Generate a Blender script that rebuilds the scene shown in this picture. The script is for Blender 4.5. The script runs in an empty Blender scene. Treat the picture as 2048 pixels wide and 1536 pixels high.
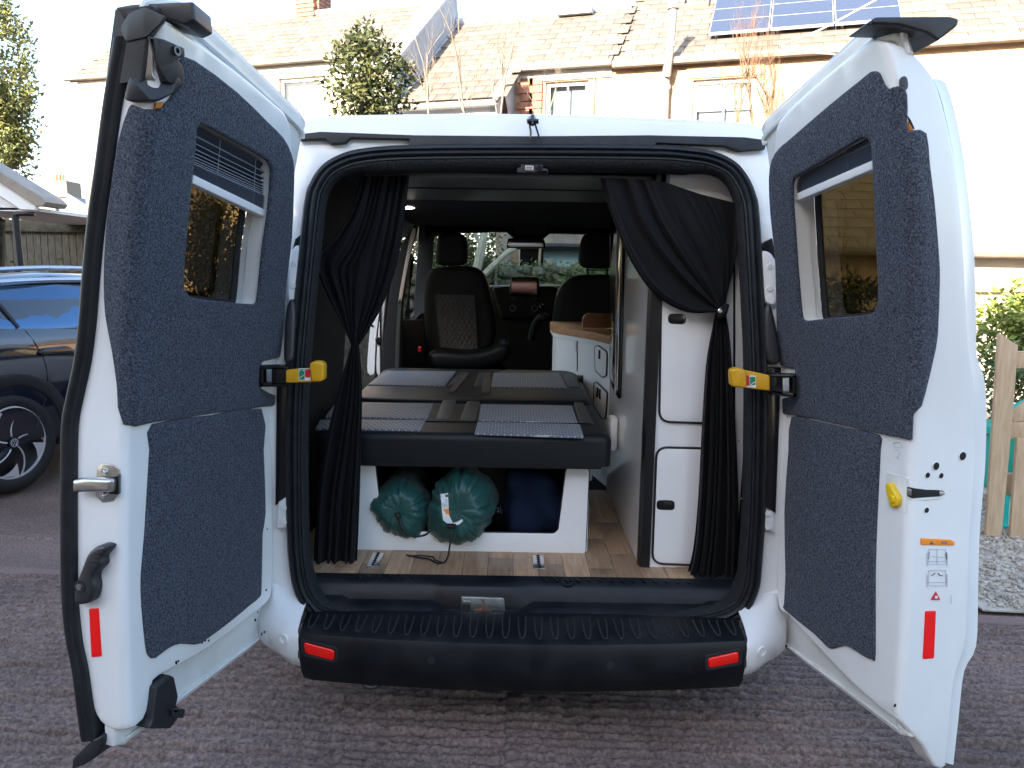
import bpy, bmesh, math, random
import numpy as np
from mathutils import Vector, Matrix, noise
from mathutils.geometry import delaunay_2d_cdt
R = math.radians
random.seed(7)
SC = bpy.context.scene
COL = SC.collection

# ------------------------------------------------------------------ camera
FPX, CZ, PITCH, ROLL = 1538.0, 1.52, R(8.25), R(0.9)
cF = Vector((0, math.cos(PITCH), -math.sin(PITCH)))
u0 = Vector((0, math.sin(PITCH), math.cos(PITCH)))
r0 = Vector((1, 0, 0))
cR = r0 * math.cos(ROLL) + u0 * math.sin(ROLL)
cU = -r0 * math.sin(ROLL) + u0 * math.cos(ROLL)
CP = Vector((0, 0, CZ))
cam_data = bpy.data.cameras.new('camera')
cam_data.sensor_width = 36.0
cam_data.lens = 36.0 * FPX / 2048.0
cam_data.clip_start = 0.05
cam_data.clip_end = 2000
cam = bpy.data.objects.new('camera', cam_data)
cam.matrix_world = Matrix(((cR.x, cU.x, -cF.x, 0), (cR.y, cU.y, -cF.y, 0), (cR.z, cU.z, -cF.z, CZ), (0, 0, 0, 1)))
COL.objects.link(cam)
SC.camera = cam

# ------------------------------------------------------------------ sky and sun
SUN_EL = R(22)
SUN_DIR = Vector((0.55, 0.835, 0)).normalized() * math.cos(SUN_EL) + Vector((0, 0, -math.sin(SUN_EL)))
world = bpy.data.worlds.new('World')
SC.world = world
world.use_nodes = True
wn, wl = world.node_tree.nodes, world.node_tree.links
bg = wn['Background']
sky = wn.new('ShaderNodeTexSky')
sky.sky_type = 'NISHITA'
sky.sun_disc = False
sky.sun_elevation = SUN_EL
to_sun = -SUN_DIR
sky.sun_rotation = math.atan2(to_sun.x, to_sun.y)
sky.air_density = 1.0
sky.dust_density = 1.6
sky.ozone_density = 1.0
wl.new(sky.outputs[0], bg.inputs[0])
bg.inputs[1].default_value = 0.15
sl = bpy.data.lights.new('sun', 'SUN')
sl.energy = 4.6
sl.angle = R(0.53)
sl.color = (1.0, 0.90, 0.76)
sun = bpy.data.objects.new('sun', sl)
sun.rotation_euler = SUN_DIR.to_track_quat('-Z', 'Y').to_euler()
sun.location = (-10, -20, 15)
COL.objects.link(sun)
vs = SC.view_settings
vs.view_transform = 'Standard'
vs.look = 'None'
vs.exposure = 2.35
vs.gamma = 1.0
vs.use_curve_mapping = False
SC.render.engine = 'CYCLES'
cy = SC.cycles
cy.use_denoising = True
cy.max_bounces = 9
cy.diffuse_bounces = 4
cy.glossy_bounces = 4
cy.transmission_bounces = 6
cy.transparent_max_bounces = 16
cy.caustics_reflective = False
cy.caustics_refractive = False
cy.sample_clamp_indirect = 8.0

# ------------------------------------------------------------------ photo geometry: ray through a photo point, met with a real surface
def ray(x, y):
    return cF * FPX + cR * (x - 1024) - cU * (y - 768)
def P(x, y, Y):
    d = ray(x, y)
    return CP + d * (Y / d.y)
def PZ(x, y, Z):
    d = ray(x, y)
    return CP + d * ((Z - CZ) / d.z)
def PX(x, y, X):
    d = ray(x, y)
    return CP + d * (X / d.x)
def PP(x, y, pt, n):
    d = ray(x, y)
    return CP + d * (n.dot(pt - CP) / n.dot(d))

def lerp(a, b, t):
    return a + (b - a) * t
def interp(x, xs, ys):
    return float(np.interp(x, xs, ys))
def sm(pts, n=4, closed=False):
    """Catmull-Rom through 2D/3D points"""
    pts = [Vector(p) for p in pts]
    out = []
    N = len(pts)
    rng = range(N) if closed else range(N - 1)
    for i in rng:
        p1, p2 = pts[i], pts[(i + 1) % N]
        p0 = pts[(i - 1) % N] if closed or i > 0 else p1
        p3 = pts[(i + 2) % N] if closed or i + 2 < N else p2
        for k in range(n):
            t = k / n
            out.append(0.5 * ((2 * p1) + (p2 - p0) * t + (2 * p0 - 5 * p1 + 4 * p2 - p3) * t * t + (3 * p1 - p0 - 3 * p2 + p3) * t ** 3))
    if not closed:
        out.append(pts[-1])
    return out
def resample(pts, n):
    pts = [Vector(p) for p in pts]
    d = [0.0]
    for a, b in zip(pts, pts[1:]):
        d.append(d[-1] + (b - a).length)
    out = []
    for k in range(n):
        t = d[-1] * k / (n - 1)
        i = min(max(np.searchsorted(d, t, side='right') - 1, 0), len(pts) - 2)
        f = (t - d[i]) / max(d[i + 1] - d[i], 1e-9)
        out.append(pts[i].lerp(pts[i + 1], f))
    return out
def rrect(x0, y0, x1, y1, r, n=4):
    """rounded rectangle outline"""
    out = []
    for cx, cy_, a0 in ((x1 - r, y0 + r, -90), (x1 - r, y1 - r, 0), (x0 + r, y1 - r, 90), (x0 + r, y0 + r, 180)):
        for k in range(n + 1):
            a = R(a0 + 90 * k / n)
            out.append((cx + r * math.cos(a), cy_ + r * math.sin(a)))
    return out
def rpoly(pts, r, n=4):
    """polygon with rounded corners (r one number or a list)"""
    out = []
    N = len(pts)
    for i in range(N):
        rr = r[i] if isinstance(r, (list, tuple)) else r
        p, a, b = Vector(pts[i]), Vector(pts[i - 1]), Vector(pts[(i + 1) % N])
        if rr <= 0:
            out.append(p); continue
        da, db = (a - p), (b - p)
        rr = min(rr, da.length * .49, db.length * .49)
        A, B = p + da.normalized() * rr, p + db.normalized() * rr
        for k in range(n + 1):
            t = k / n
            out.append(A * (1 - t) ** 2 + p * 2 * t * (1 - t) + B * t * t)
    return out

# ------------------------------------------------------------------ materials
MATS = {}
def mat(name, col, rough=0.5, metal=0.0, col2=None, vscale=6.0, vdetail=4.0, contrast=None, bump=0.0, bscale=120.0, bdetail=4.0,
        coat=0.0, spec=0.5, sheen=0.0, emit=0.0, stretch=(1, 1, 1), rough2=None, coatr=0.05, trans=0.0):
    m = bpy.data.materials.new(name)
    m.use_nodes = True
    N, L = m.node_tree.nodes, m.node_tree.links
    b = N['Principled BSDF']
    b.inputs['Base Color'].default_value = (*col, 1)
    b.inputs['Roughness'].default_value = rough
    b.inputs['Metallic'].default_value = metal
    b.inputs['Specular IOR Level'].default_value = spec
    b.inputs['Coat Weight'].default_value = coat
    b.inputs['Coat Roughness'].default_value = coatr
    b.inputs['Sheen Weight'].default_value = sheen
    b.inputs['Transmission Weight'].default_value = trans
    tc = N.new('ShaderNodeTexCoord')
    mp = N.new('ShaderNodeMapping')
    mp.inputs['Scale'].default_value = stretch
    L.new(tc.outputs['Object'], mp.inputs[0])
    if col2 is not None:
        nz = N.new('ShaderNodeTexNoise')
        nz.inputs['Scale'].default_value = vscale
        nz.inputs['Detail'].default_value = vdetail
        nz.inputs['Roughness'].default_value = 0.6
        L.new(mp.outputs[0], nz.inputs['Vector'])
        cr = N.new('ShaderNodeValToRGB')
        lo, hi = contrast or (0.35, 0.65)
        cr.color_ramp.elements[0].position = lo
        cr.color_ramp.elements[1].position = hi
        cr.color_ramp.elements[0].color = (*col, 1)
        cr.color_ramp.elements[1].color = (*col2, 1)
        L.new(nz.outputs['Fac'], cr.inputs[0])
        L.new(cr.outputs[0], b.inputs['Base Color'])
        if rough2 is not None:
            mr = N.new('ShaderNodeMapRange')
            mr.inputs['From Min'].default_value = lo
            mr.inputs['From Max'].default_value = hi
            mr.inputs['To Min'].default_value = rough
            mr.inputs['To Max'].default_value = rough2
            L.new(nz.outputs['Fac'], mr.inputs[0])
            L.new(mr.outputs[0], b.inputs['Roughness'])
    if bump > 0:
        nb = N.new('ShaderNodeTexNoise')
        nb.inputs['Scale'].default_value = bscale
        nb.inputs['Detail'].default_value = bdetail
        L.new(mp.outputs[0], nb.inputs['Vector'])
        bp = N.new('ShaderNodeBump')
        bp.inputs['Strength'].default_value = min(bump, 1.0)
        bp.inputs['Distance'].default_value = 0.6 / bscale
        L.new(nb.outputs['Fac'], bp.inputs['Height'])
        L.new(bp.outputs[0], b.inputs['Normal'])
    if emit > 0:
        b.inputs['Emission Color'].default_value = (*col, 1)
        b.inputs['Emission Strength'].default_value = emit
    MATS[name] = m
    return m
def glass(name, tint, gloss=0.05, fres=1.45):
    """thin pane: tinted see-through plus mirror reflection growing at grazing angles"""
    m = bpy.data.materials.new(name)
    m.use_nodes = True
    N, L = m.node_tree.nodes, m.node_tree.links
    N.clear()
    o = N.new('ShaderNodeOutputMaterial')
    mx = N.new('ShaderNodeMixShader')
    tr = N.new('ShaderNodeBsdfTransparent')
    gl = N.new('ShaderNodeBsdfGlossy')
    lw = N.new('ShaderNodeLayerWeight')
    lw.inputs[0].default_value = .5
    pw = N.new('ShaderNodeMath'); pw.operation = 'POWER'; pw.inputs[1].default_value = 5.0
    fr = N.new('ShaderNodeMath'); fr.operation = 'MULTIPLY_ADD'; fr.inputs[1].default_value = .92; fr.inputs[2].default_value = .045
    L.new(lw.outputs['Facing'], pw.inputs[0]); L.new(pw.outputs[0], fr.inputs[0])
    tr.inputs[0].default_value = (*tint, 1)
    gl.inputs['Roughness'].default_value = 0.01
    gl.inputs[0].default_value = (.9, .9, .9, 1)
    L.new(fr.outputs[0], mx.inputs[0])
    L.new(tr.outputs[0], mx.inputs[1])
    L.new(gl.outputs[0], mx.inputs[2])
    L.new(mx.outputs[0], o.inputs[0])
    MATS[name] = m
    return m

mat('paint', (.78, .80, .80), .28, coat=.5, col2=(.74, .755, .75), vscale=3.0, rough2=.36)
mat('paint_flange', (.70, .72, .71), .38, coat=.2, col2=(.60, .61, .60), vscale=9.0, contrast=(.42, .75))
mat('rubber', (.0065, .008, .0105), .5, spec=.35, bump=.12, bscale=300, col2=(.014, .016, .019), vscale=25)
mat('black_plastic', (.012, .0135, .017), .42, bump=.35, bscale=900, col2=(.02, .022, .026), vscale=14)
mat('bumper_plastic', (.004, .0052, .0078), .40, spec=.32, bump=.4, bscale=800, col2=(.013, .0145, .017), vscale=9, contrast=(.4, .75), rough2=.55)
mat('rib_dusty', (.020, .022, .025), .55, bump=.3, bscale=700)
mat('gloss_black', (.006, .006, .007), .15)
mat('carpet', (.009, .0125, .023), .95, col2=(.118, .140, .185), vscale=215, vdetail=6, contrast=(.40, .74), bump=1.0, bscale=220, sheen=.12)
mat('carpet_dark', (.004, .005, .0065), .95, col2=(.032, .037, .043), vscale=185, vdetail=5, contrast=(.45, .72), bump=1.0, bscale=190)
mat('lining_dark', (.006, .007, .0085), .9, col2=(.010, .011, .013), vscale=200, bump=.3, bscale=300)
mat('ceiling_board', (.16, .185, .17), .35, col2=(.185, .21, .19), vscale=4)
mat('curtain', (.0028, .003, .0045), .8, spec=.25, sheen=.03, bump=.25, bscale=900)
mat('steel', (.55, .54, .52), .28, metal=1, col2=(.45, .44, .42), vscale=40)
mat('zinc', (.50, .53, .52), .38, metal=.9, col2=(.36, .38, .34), vscale=45, contrast=(.45, .7))
mat('aluminium', (.75, .77, .78), .3, metal=1)
mat('rust', (.12, .045, .02), .9, col2=(.22, .10, .05), vscale=60)
mat('yellow_plastic', (.62, .33, .008), .4, bump=.1, bscale=500)
mat('yellow_bright', (.72, .47, .01), .35)
mat('red_reflector', (.90, .006, .002), .22, coat=.6)
mat('red_tape', (.92, .004, .004), .35)
mat('sticker_white', (.75, .77, .78), .4)
mat('sticker_red', (.55, .015, .03), .4)
mat('sticker_green', (.01, .22, .09), .4)
mat('sticker_orange', (.85, .25, .01), .4)
mat('print_grey', (.42, .46, .52), .5)
mat('print_dark', (.10, .11, .13), .5)
mat('laminate', (.78, .79, .79), .33, col2=(.75, .765, .77), vscale=2)
mat('laminate_gloss', (.78, .79, .79), .12, coat=.5)
mat('black_edge', (.008, .008, .009), .32)
mat('black_vinyl', (.004, .0055, .0075), .48, spec=.28, bump=.35, bscale=420, col2=(.006, .0078, .0098), vscale=30)
mat('grey_vinyl', (.036, .036, .038), .5, bump=.3, bscale=420)
mat('bag_green', (.006, .055, .050), .42, sheen=.1, bump=.12, bscale=60, col2=(.009, .07, .063), vscale=12)
mat('bag_navy', (.005, .011, .028), .9, spec=.15, bump=.3, bscale=50)
mat('bag_black', (.005, .006, .009), .65, bump=.2, bscale=50)
mat('cord_black', (.006, .007, .008), .6)
mat('seat_black', (.005, .006, .0075), .7, bump=.25, bscale=400)
mat('beige_trim', (.36, .32, .27), .6)
mat('pillar_grey', (.03, .034, .036), .6)
mat('dash_black', (.008, .009, .010), .55, bump=.2, bscale=600)
mat('screen_glass', (.42, .24, .20), .12, metal=.9)  # copper tint stands in for a warm reflection on the screen
mat('chrome', (.7, .7, .7), .12, metal=1)
mat('blind_fabric', (.055, .075, .115), .8)
mat('blind_pale_line', (.30, .34, .39), .7)
mat('blind_stack', (.20, .24, .30), .7)
mat('white_plastic', (.78, .80, .81), .35)
mat('lamp_lit', (1.0, .93, .82), .5, emit=22)
mat('hole_dark', (.01, .01, .011), .9)
mat('orange_glue', (.42, .16, .03), .8)
glass('glass_tint', (.34, .29, .195))
glass('glass_clear', (.82, .88, .85))
glass('glass_house', (.75, .77, .78))

# ------------------------------------------------------------------ mesh building
class MB:
    def __init__(self):
        self.v, self.f = [], []
    def add(self, vs, fs):
        o = len(self.v)
        self.v += [tuple(p) for p in vs]
        self.f += [tuple(i + o for i in f) for f in fs]
        return self
    def quad(self, a, b, c, d):
        return self.add([a, b, c, d], [(0, 1, 2, 3)])
    def box(self, c, s, rot=None, bev=0.0):
        hx, hy, hz = s[0] / 2, s[1] / 2, s[2] / 2
        c = Vector(c)
        if bev <= 0:
            vs = [Vector((x * hx, y * hy, z * hz)) for z in (-1, 1) for y in (-1, 1) for x in (-1, 1)]
            fs = [(0, 2, 3, 1), (4, 5, 7, 6), (0, 1, 5, 4), (2, 6, 7, 3), (0, 4, 6, 2), (1, 3, 7, 5)]
        else:
            bm = bmesh.new()
            bmesh.ops.create_cube(bm, size=1)
            for q in bm.verts:
                q.co = Vector((q.co.x * s[0], q.co.y * s[1], q.co.z * s[2]))
            bmesh.ops.bevel(bm, geom=list(bm.edges), offset=min(bev, min(s) * .45), segments=2, profile=.5, affect='EDGES')
            bm.verts.index_update()
            vs = [q.co.copy() for q in bm.verts]
            fs = [tuple(q.index for q in f.verts) for f in bm.faces]
            bm.free()
        if rot is not None:
            vs = [rot @ q for q in vs]
        return self.add([c + q for q in vs], fs)
    def loft(self, rings, closed=True, cap=False, wrap=False):
        n = len(rings[0])
        vs = [q for r in rings for q in r]
        fs = []
        m = len(rings)
        for i in range(m if wrap else m - 1):
            for j in range(n if closed else n - 1):
                a, b = i * n + j, i * n + (j + 1) % n
                c, d = ((i + 1) % m) * n + (j + 1) % n, ((i + 1) % m) * n + j
                fs.append((a, b, c, d))
        if cap:
            fs.append(tuple(range(n - 1, -1, -1)))
            fs.append(tuple((m - 1) * n + j for j in range(n)))
        return self.add(vs, fs)
    def tube(self, pts, r, n=6, cap=True, sx=1.0):
        pts = [Vector(p) for p in pts]
        rings = []
        up = None
        for i, p in enumerate(pts):
            t = (pts[min(i + 1, len(pts) - 1)] - pts[max(i - 1, 0)])
            if t.length < 1e-9:
                t = Vector((0, 0, 1))
            t.normalize()
            if up is None:
                up = Vector((0, 0, 1)) if abs(t.z) < .9 else Vector((0, 1, 0))
            x = up.cross(t)
            if x.length < 1e-6:
                x = Vector((1, 0, 0))
            x.normalize()
            y = t.cross(x)
            up = y
            rr = r[i] if isinstance(r, (list, tuple)) else r
            rings.append([p + x * (rr * sx * math.cos(2 * math.pi * k / n)) + y * (rr * math.sin(2 * math.pi * k / n)) for k in range(n)])
        return self.loft(rings, True, cap)
    def disc(self, c, n, r, th, seg=20, r2=None, hole=0.0):
        """cylinder from c along n, optional bore"""
        c, n = Vector(c), Vector(n).normalized()
        a = n.orthogonal().normalized()
        b = n.cross(a)
        r2 = r if r2 is None else r2
        def ring(rad, h):
            return [c + n * h + (a * math.cos(2 * math.pi * k / seg) + b * math.sin(2 * math.pi * k / seg)) * rad for k in range(seg)]
        if hole > 0:
            return self.loft([ring(hole, 0), ring(r, 0), ring(r2, th), ring(hole, th)], True, False, True)
        return self.loft([ring(r, 0), ring(r, th * .6), ring(r2 * .96, th)], True, True)
    def sphere(self, c, rad, seg=12, rings=8):
        c = Vector(c)
        rx, ry, rz = rad if isinstance(rad, (tuple, list)) else (rad,) * 3
        rg = []
        for i in range(rings + 1):
            t = math.pi * (i + .001) / (rings + .002)
            rg.append([c + Vector((rx * math.sin(t) * math.cos(2 * math.pi * k / seg), ry * math.sin(t) * math.sin(2 * math.pi * k / seg), rz * math.cos(t))) for k in range(seg)])
        return self.loft(rg, True, True)
    def slab(self, outline, fn, w0, w1, holes=(), r=0.0, seg=3, step=None, extra=(), back=True):
        """solid sheet: outline (u,v) filled at w0 with rounded rim, sides to w1; fn(u,v,w)->point"""
        loops = []
        for k, lp in enumerate([outline, *holes]):
            lp = [Vector((q[0], q[1])) for q in lp]
            lp = [q for i, q in enumerate(lp) if (q - lp[i - 1]).length > 1e-5]
            area = sum(lp[i - 1].x * q.y - q.x * lp[i - 1].y for i, q in enumerate(lp))
            if (area > 0) != (k == 0):
                lp.reverse()
            loops.append(lp)
        def off(lp, dist):
            out = []
            N = len(lp)
            for i, p in enumerate(lp):
                e1, e2 = (p - lp[i - 1]), (lp[(i + 1) % N] - p)
                n1 = Vector((-e1.y, e1.x)).normalized()
                n2 = Vector((-e2.y, e2.x)).normalized()
                m = n1 + n2
                m = m.normalized() if m.length > .05 else n1
                out.append(p + m * (dist / max(m.dot(n1), .55)))
            return out
        sg = 1 if w1 > w0 else -1
        ins = [off(lp, r) if r > 0 else lp for lp in loops]
        def fill(ls, w, flip):
            co, ed = [], []
            for lp in ls:
                o = len(co)
                co += lp
                ed += [(o + i, o + (i + 1) % len(lp)) for i in range(len(lp))]
            nb = len(co)
            pts = [Vector((q[0], q[1])) for q in extra]
            if step:
                xs = [q.x for q in ls[0]]; ys = [q.y for q in ls[0]]
                nx, ny = max(1, int((max(xs) - min(xs)) / step)), max(1, int((max(ys) - min(ys)) / step))
                pts += [Vector((lerp(min(xs), max(xs), (i + .5) / nx), lerp(min(ys), max(ys), (j + .5) / ny))) for i in range(nx) for j in range(ny)]
            co = co + pts
            vo, eo, fo = delaunay_2d_cdt(co, ed, [], 0, 1e-6, False)[:3]
            V2 = np.array([(q.x, q.y) for q in vo])
            C2 = np.array([V2[list(f)].mean(axis=0) for f in fo])
            ins_ = np.zeros(len(C2), bool)
            for lp in ls:
                A = np.array([(q.x, q.y) for q in lp])
                B = np.roll(A, 1, axis=0)
                for (ax, ay), (bx, by) in zip(A, B):
                    if ay != by:
                        ins_ ^= ((ay > C2[:, 1]) != (by > C2[:, 1])) & (C2[:, 0] < (bx - ax) * (C2[:, 1] - ay) / (by - ay) + ax)
            fo = [f for f, k in zip(fo, ins_) if k]
            fs = [tuple(f)[::-1] if flip else tuple(f) for f in fo]
            used = sorted({i for f in fs for i in f})
            mp = {i: k for k, i in enumerate(used)}
            self.add([fn(vo[i].x, vo[i].y, w) for i in used], [tuple(mp[i] for i in f) for f in fs])
        fill(ins, w0, sg < 0)
        for lp, li in zip(loops, ins):
            rings = []
            if r > 0:
                for k in range(seg + 1):
                    a = math.pi / 2 * k / seg
                    rings.append([fn(*(p * math.sin(a) + q * (1 - math.sin(a))), w0 + sg * r * (1 - math.cos(a))) for p, q in zip(lp, li)])
            else:
                rings.append([fn(p.x, p.y, w0) for p in lp])
            rings.append([fn(p.x, p.y, w1) for p in lp])
            self.loft(rings)
        if back:
            fill(loops, w1, sg > 0)
        return self
    def build(self, name, m, parent=None, smooth=35, bevel=0.0, merge=True):
        me = bpy.data.meshes.new(name)
        me.from_pydata(self.v, [], self.f)
        if merge:
            bm = bmesh.new()
            bm.from_mesh(me)
            bmesh.ops.remove_doubles(bm, verts=bm.verts, dist=2e-5)
            bmesh.ops.recalc_face_normals(bm, faces=bm.faces)
            bm.to_mesh(me)
            bm.free()
        me.materials.append(MATS[m] if isinstance(m, str) else m)
        if smooth:
            me.shade_smooth()
            me.set_sharp_from_angle(angle=R(smooth))
        return link(name, me, parent)
def link(name, data, parent=None):
    o = bpy.data.objects.new(name, data)
    COL.objects.link(o)
    if parent is not None:
        setp(o, parent)
    return o
def wloc(o):
    p = Vector(o.location)
    while o.parent:
        o = o.parent
        p = p + Vector(o.location)
    return p
def setp(o, parent):
    """parts are modelled in world space; undo the parent's own offset"""
    o.parent = parent
    o.location = -wloc(parent)
def thing(name, label, cat, loc=(0, 0, 0), group=None):
    o = bpy.data.objects.new(name, None)
    COL.objects.link(o)
    o.location = loc
    return tag(o, label, cat, group)
def tag(o, label, cat, group=None):
    o['label'] = label
    o['category'] = cat
    if group:
        o['group'] = group
    return o
def struct(o):
    o['kind'] = 'structure'
    return o
def stuff(o):
    o['kind'] = 'stuff'
    return o
XY = lambda Y: (lambda x, z, w: Vector((x, Y + w, z)))          # upright plane facing the camera
def pxz(pts, Y):
    return [((q := P(x, y, Y)).x, q.z) for x, y in pts]
def ribbon(guides, spos, Yf, nfold, amp, ns, nt, phase=0.0, jit=0.0, seed=1):
    """cloth between traced guide lines with folds running along them"""
    rg = random.Random(seed)
    G = [resample(sm([Vector((a, b)) for a, b in g], 5), nt) for g in guides]
    ph = [rg.uniform(-1, 1) * jit for _ in range(64)]
    rows = []
    for j in range(nt):
        t = j / (nt - 1)
        row = []
        for i in range(ns):
            s = i / (ns - 1)
            k = min(int(np.searchsorted(spos, s, side='right')) - 1, len(spos) - 2)
            f = (s - spos[k]) / (spos[k + 1] - spos[k])
            q = G[k][j].lerp(G[k + 1][j], f)
            a = amp(s, t) if callable(amp) else amp
            w = s + .035 * math.sin(5 * s * math.pi + ph[3]) + .02 * math.sin(11 * s + 3 * t)
            y = Yf(s, t) + a * (math.sin(2 * math.pi * nfold * w + phase + .8 * math.sin(3 * t + ph[5])) + .35 * math.sin(2 * math.pi * nfold * 2.3 * w + 1 + 2 * t))
            row.append(P(q.x, q.y, y))
        rows.append(row)
    return rows

# ------------------------------------------------------------------ ground: raked concrete
def vnoise(x, y, seed):
    rs = np.random.RandomState(seed)
    g = rs.rand(257, 257)
    xi, yi = np.floor(x).astype(int), np.floor(y).astype(int)
    fx, fy = x - xi, y - yi
    fx, fy = fx * fx * (3 - 2 * fx), fy * fy * (3 - 2 * fy)
    xi %= 256; yi %= 256
    return (g[xi, yi] * (1 - fx) + g[xi + 1, yi] * fx) * (1 - fy) + (g[xi, yi + 1] * (1 - fx) + g[xi + 1, yi + 1] * fx) * fy
JA, JB = PZ(60, 1140, 0), PZ(2010, 1237, 0)          # the smooth joint across the concrete
def joint_y(x):
    return JA.y + (x - JA.x) * (JB.y - JA.y) / (JB.x - JA.x)
def make_ground():
    xs = np.concatenate([[-900, -300, -120, -60, -30, -16, -10], np.arange(-6.5, -2.6, .08), np.arange(-2.6, 2.601, .014), np.arange(2.68, 6.5, .08), [10, 16, 30, 60, 120, 300, 900]])
    ys = np.concatenate([[-900, -300, -120, -50, -20, -8, -3, 0.6], np.arange(1.7, 4.2, .0055), np.arange(4.2, 8, .06), [9, 11, 14, 18, 25, 40, 80, 200, 500, 1500]])
    X, Y = np.meshgrid(xs, ys)
    ju = Y - joint_y(X)
    wob = .030 * (vnoise(X * .9, Y * .8, 1) - .5) + .010 * (vnoise(X * 4, Y * 4, 2) - .5) + .005 * (vnoise(X * 14 + 7, Y * 9, 12) - .5)
    ph = (Y + .04 * X + wob) / .046
    rid = .5 + .5 * np.cos(2 * np.pi * ph)
    rid = 1 - (1 - rid) ** 2.2
    row = vnoise(np.floor(ph + .5) * 3.17 + 50, X * 2.5, 9)
    crumb = vnoise(X * 45, Y * 45, 3) * .6 + vnoise(X * 90, Y * 90, 4) * .4
    near = (ju < -.045)
    jb = np.abs(ju) < .045
    Z = np.where(near, .034 * rid * (.35 + .85 * row) * (.50 + .62 * crumb) + .007 * crumb, .0022 * crumb)
    Z = np.where((ju > .045), .005 * rid * (.3 + .6 * crumb) * row + .003 * crumb, Z)
    Z = np.where(jb, .020 + .0006 * crumb, Z)
    fine = (np.abs(X) < 6.4) & (Y > 1.7) & (Y < 4.2)
    Z = np.where(fine, Z, 0.010) - .026
    n, m = X.shape
    vs = np.stack([X, Y, Z], -1).reshape(-1, 3)
    i = np.arange(n * m).reshape(n, m)
    fs = np.stack([i[:-1, :-1], i[:-1, 1:], i[1:, 1:], i[1:, :-1]], -1).reshape(-1, 4)
    me = bpy.data.meshes.new('ground')
    me.vertices.add(len(vs)); me.vertices.foreach_set('co', vs.ravel())
    me.loops.add(fs.size); me.loops.foreach_set('vertex_index', fs.ravel())
    me.polygons.add(len(fs)); me.polygons.foreach_set('loop_start', np.arange(0, fs.size, 4)); me.polygons.foreach_set('loop_total', np.full(len(fs), 4))
    me.update(); me.validate()
    m_ = mat('raked_concrete', (.070, .047, .040), .66, col2=(.285, .212, .182), vscale=80, vdetail=5, contrast=(.32, .74), bump=.8, bscale=160, spec=.35)
    N, L = m_.node_tree.nodes, m_.node_tree.links
    b = N['Principled BSDF']
    base = b.inputs['Base Color'].links[0].from_socket
    tc = N.new('ShaderNodeTexCoord')
    nz = N.new('ShaderNodeTexNoise'); nz.inputs['Scale'].default_value = 1.6; nz.inputs['Detail'].default_value = 5
    L.new(tc.outputs['Object'], nz.inputs['Vector'])
    mx = N.new('ShaderNodeMixRGB'); mx.blend_type = 'MULTIPLY'; mx.inputs[0].default_value = .75
    cr = N.new('ShaderNodeValToRGB')
    cr.color_ramp.elements[0].position = .3; cr.color_ramp.elements[0].color = (.50, .47, .46, 1)
    cr.color_ramp.elements[1].position = .7; cr.color_ramp.elements[1].color = (1.15, 1.1, 1.1, 1)
    L.new(nz.outputs['Fac'], cr.inputs[0])
    L.new(base, mx.inputs[1]); L.new(cr.outputs[0], mx.inputs[2])
    # the trowelled joint is a paler, pinker strip of its own
    sp = N.new('ShaderNodeSeparateXYZ'); L.new(tc.outputs['Object'], sp.inputs[0])
    k = (JB.y - JA.y) / (JB.x - JA.x)
    ma = N.new('ShaderNodeMath'); ma.operation = 'MULTIPLY_ADD'; ma.inputs[1].default_value = -k; ma.inputs[2].default_value = -(JA.y - k * JA.x)
    L.new(sp.outputs[0], ma.inputs[0])
    ad = N.new('ShaderNodeMath'); L.new(ma.outputs[0], ad.inputs[0]); L.new(sp.outputs[1], ad.inputs[1])
    ab = N.new('ShaderNodeMath'); ab.operation = 'ABSOLUTE'; L.new(ad.outputs[0], ab.inputs[0])
    lt = N.new('ShaderNodeMath'); lt.operation = 'LESS_THAN'; lt.inputs[1].default_value = .045; L.new(ab.outputs[0], lt.inputs[0])
    m2 = N.new('ShaderNodeMixRGB'); m2.inputs[2].default_value = (.19, .125, .11, 1)
    mm = N.new('ShaderNodeMath'); mm.operation = 'MULTIPLY'; mm.inputs[1].default_value = .7; L.new(lt.outputs[0], mm.inputs[0])
    L.new(mm.outputs[0], m2.inputs[0]); L.new(mx.outputs[0], m2.inputs[1]); L.new(m2.outputs[0], b.inputs['Base Color'])
    me.materials.append(m_)
    me.shade_smooth()
    struct(link('ground', me))
make_ground()

# ------------------------------------------------------------------ camper van: shell
XC = 0.055
YR = 2.42                                              # plane of the rear door seal at waist height
FLOOR = 0.475
van = thing('camper_van', 'white panel van camper seen from behind with both rear doors wide open', 'van', (XC, 5.0, 0))
def lean_of(z):
    k = max(0.0, (z - 1.05) / 0.95)
    return 0.18 * min(k, 1.4) ** 1.5
class Surf:
    """upright sheet that leans inwards towards the roof: u along d, lean and w along n"""
    def __init__(s, H, d, n):
        s.H, s.d, s.n = Vector((H[0], H[1], 0)), Vector(d), Vector(n)
    def pt(s, u, z, w=0.0):
        q = s.H + s.d * u + s.n * (lean_of(z) + w)
        return Vector((q.x, q.y, z))
    def uv(s, x, y, w=0.0):
        z = 1.4
        for _ in range(24):
            q = PP(x, y, s.H + s.n * (lean_of(z) + w), s.n)
            z = .5 * z + .5 * min(max(q.z, 0), 2.4)
        return ((q - s.H).dot(s.d), q.z)
    def tr(s, pts, w=0.0):
        return [s.uv(x, y, w) for x, y in pts]
RS = Surf((0, YR), (1, 0, 0), (0, 1, 0))               # rear face of the body, w>0 = forwards into the van

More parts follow.
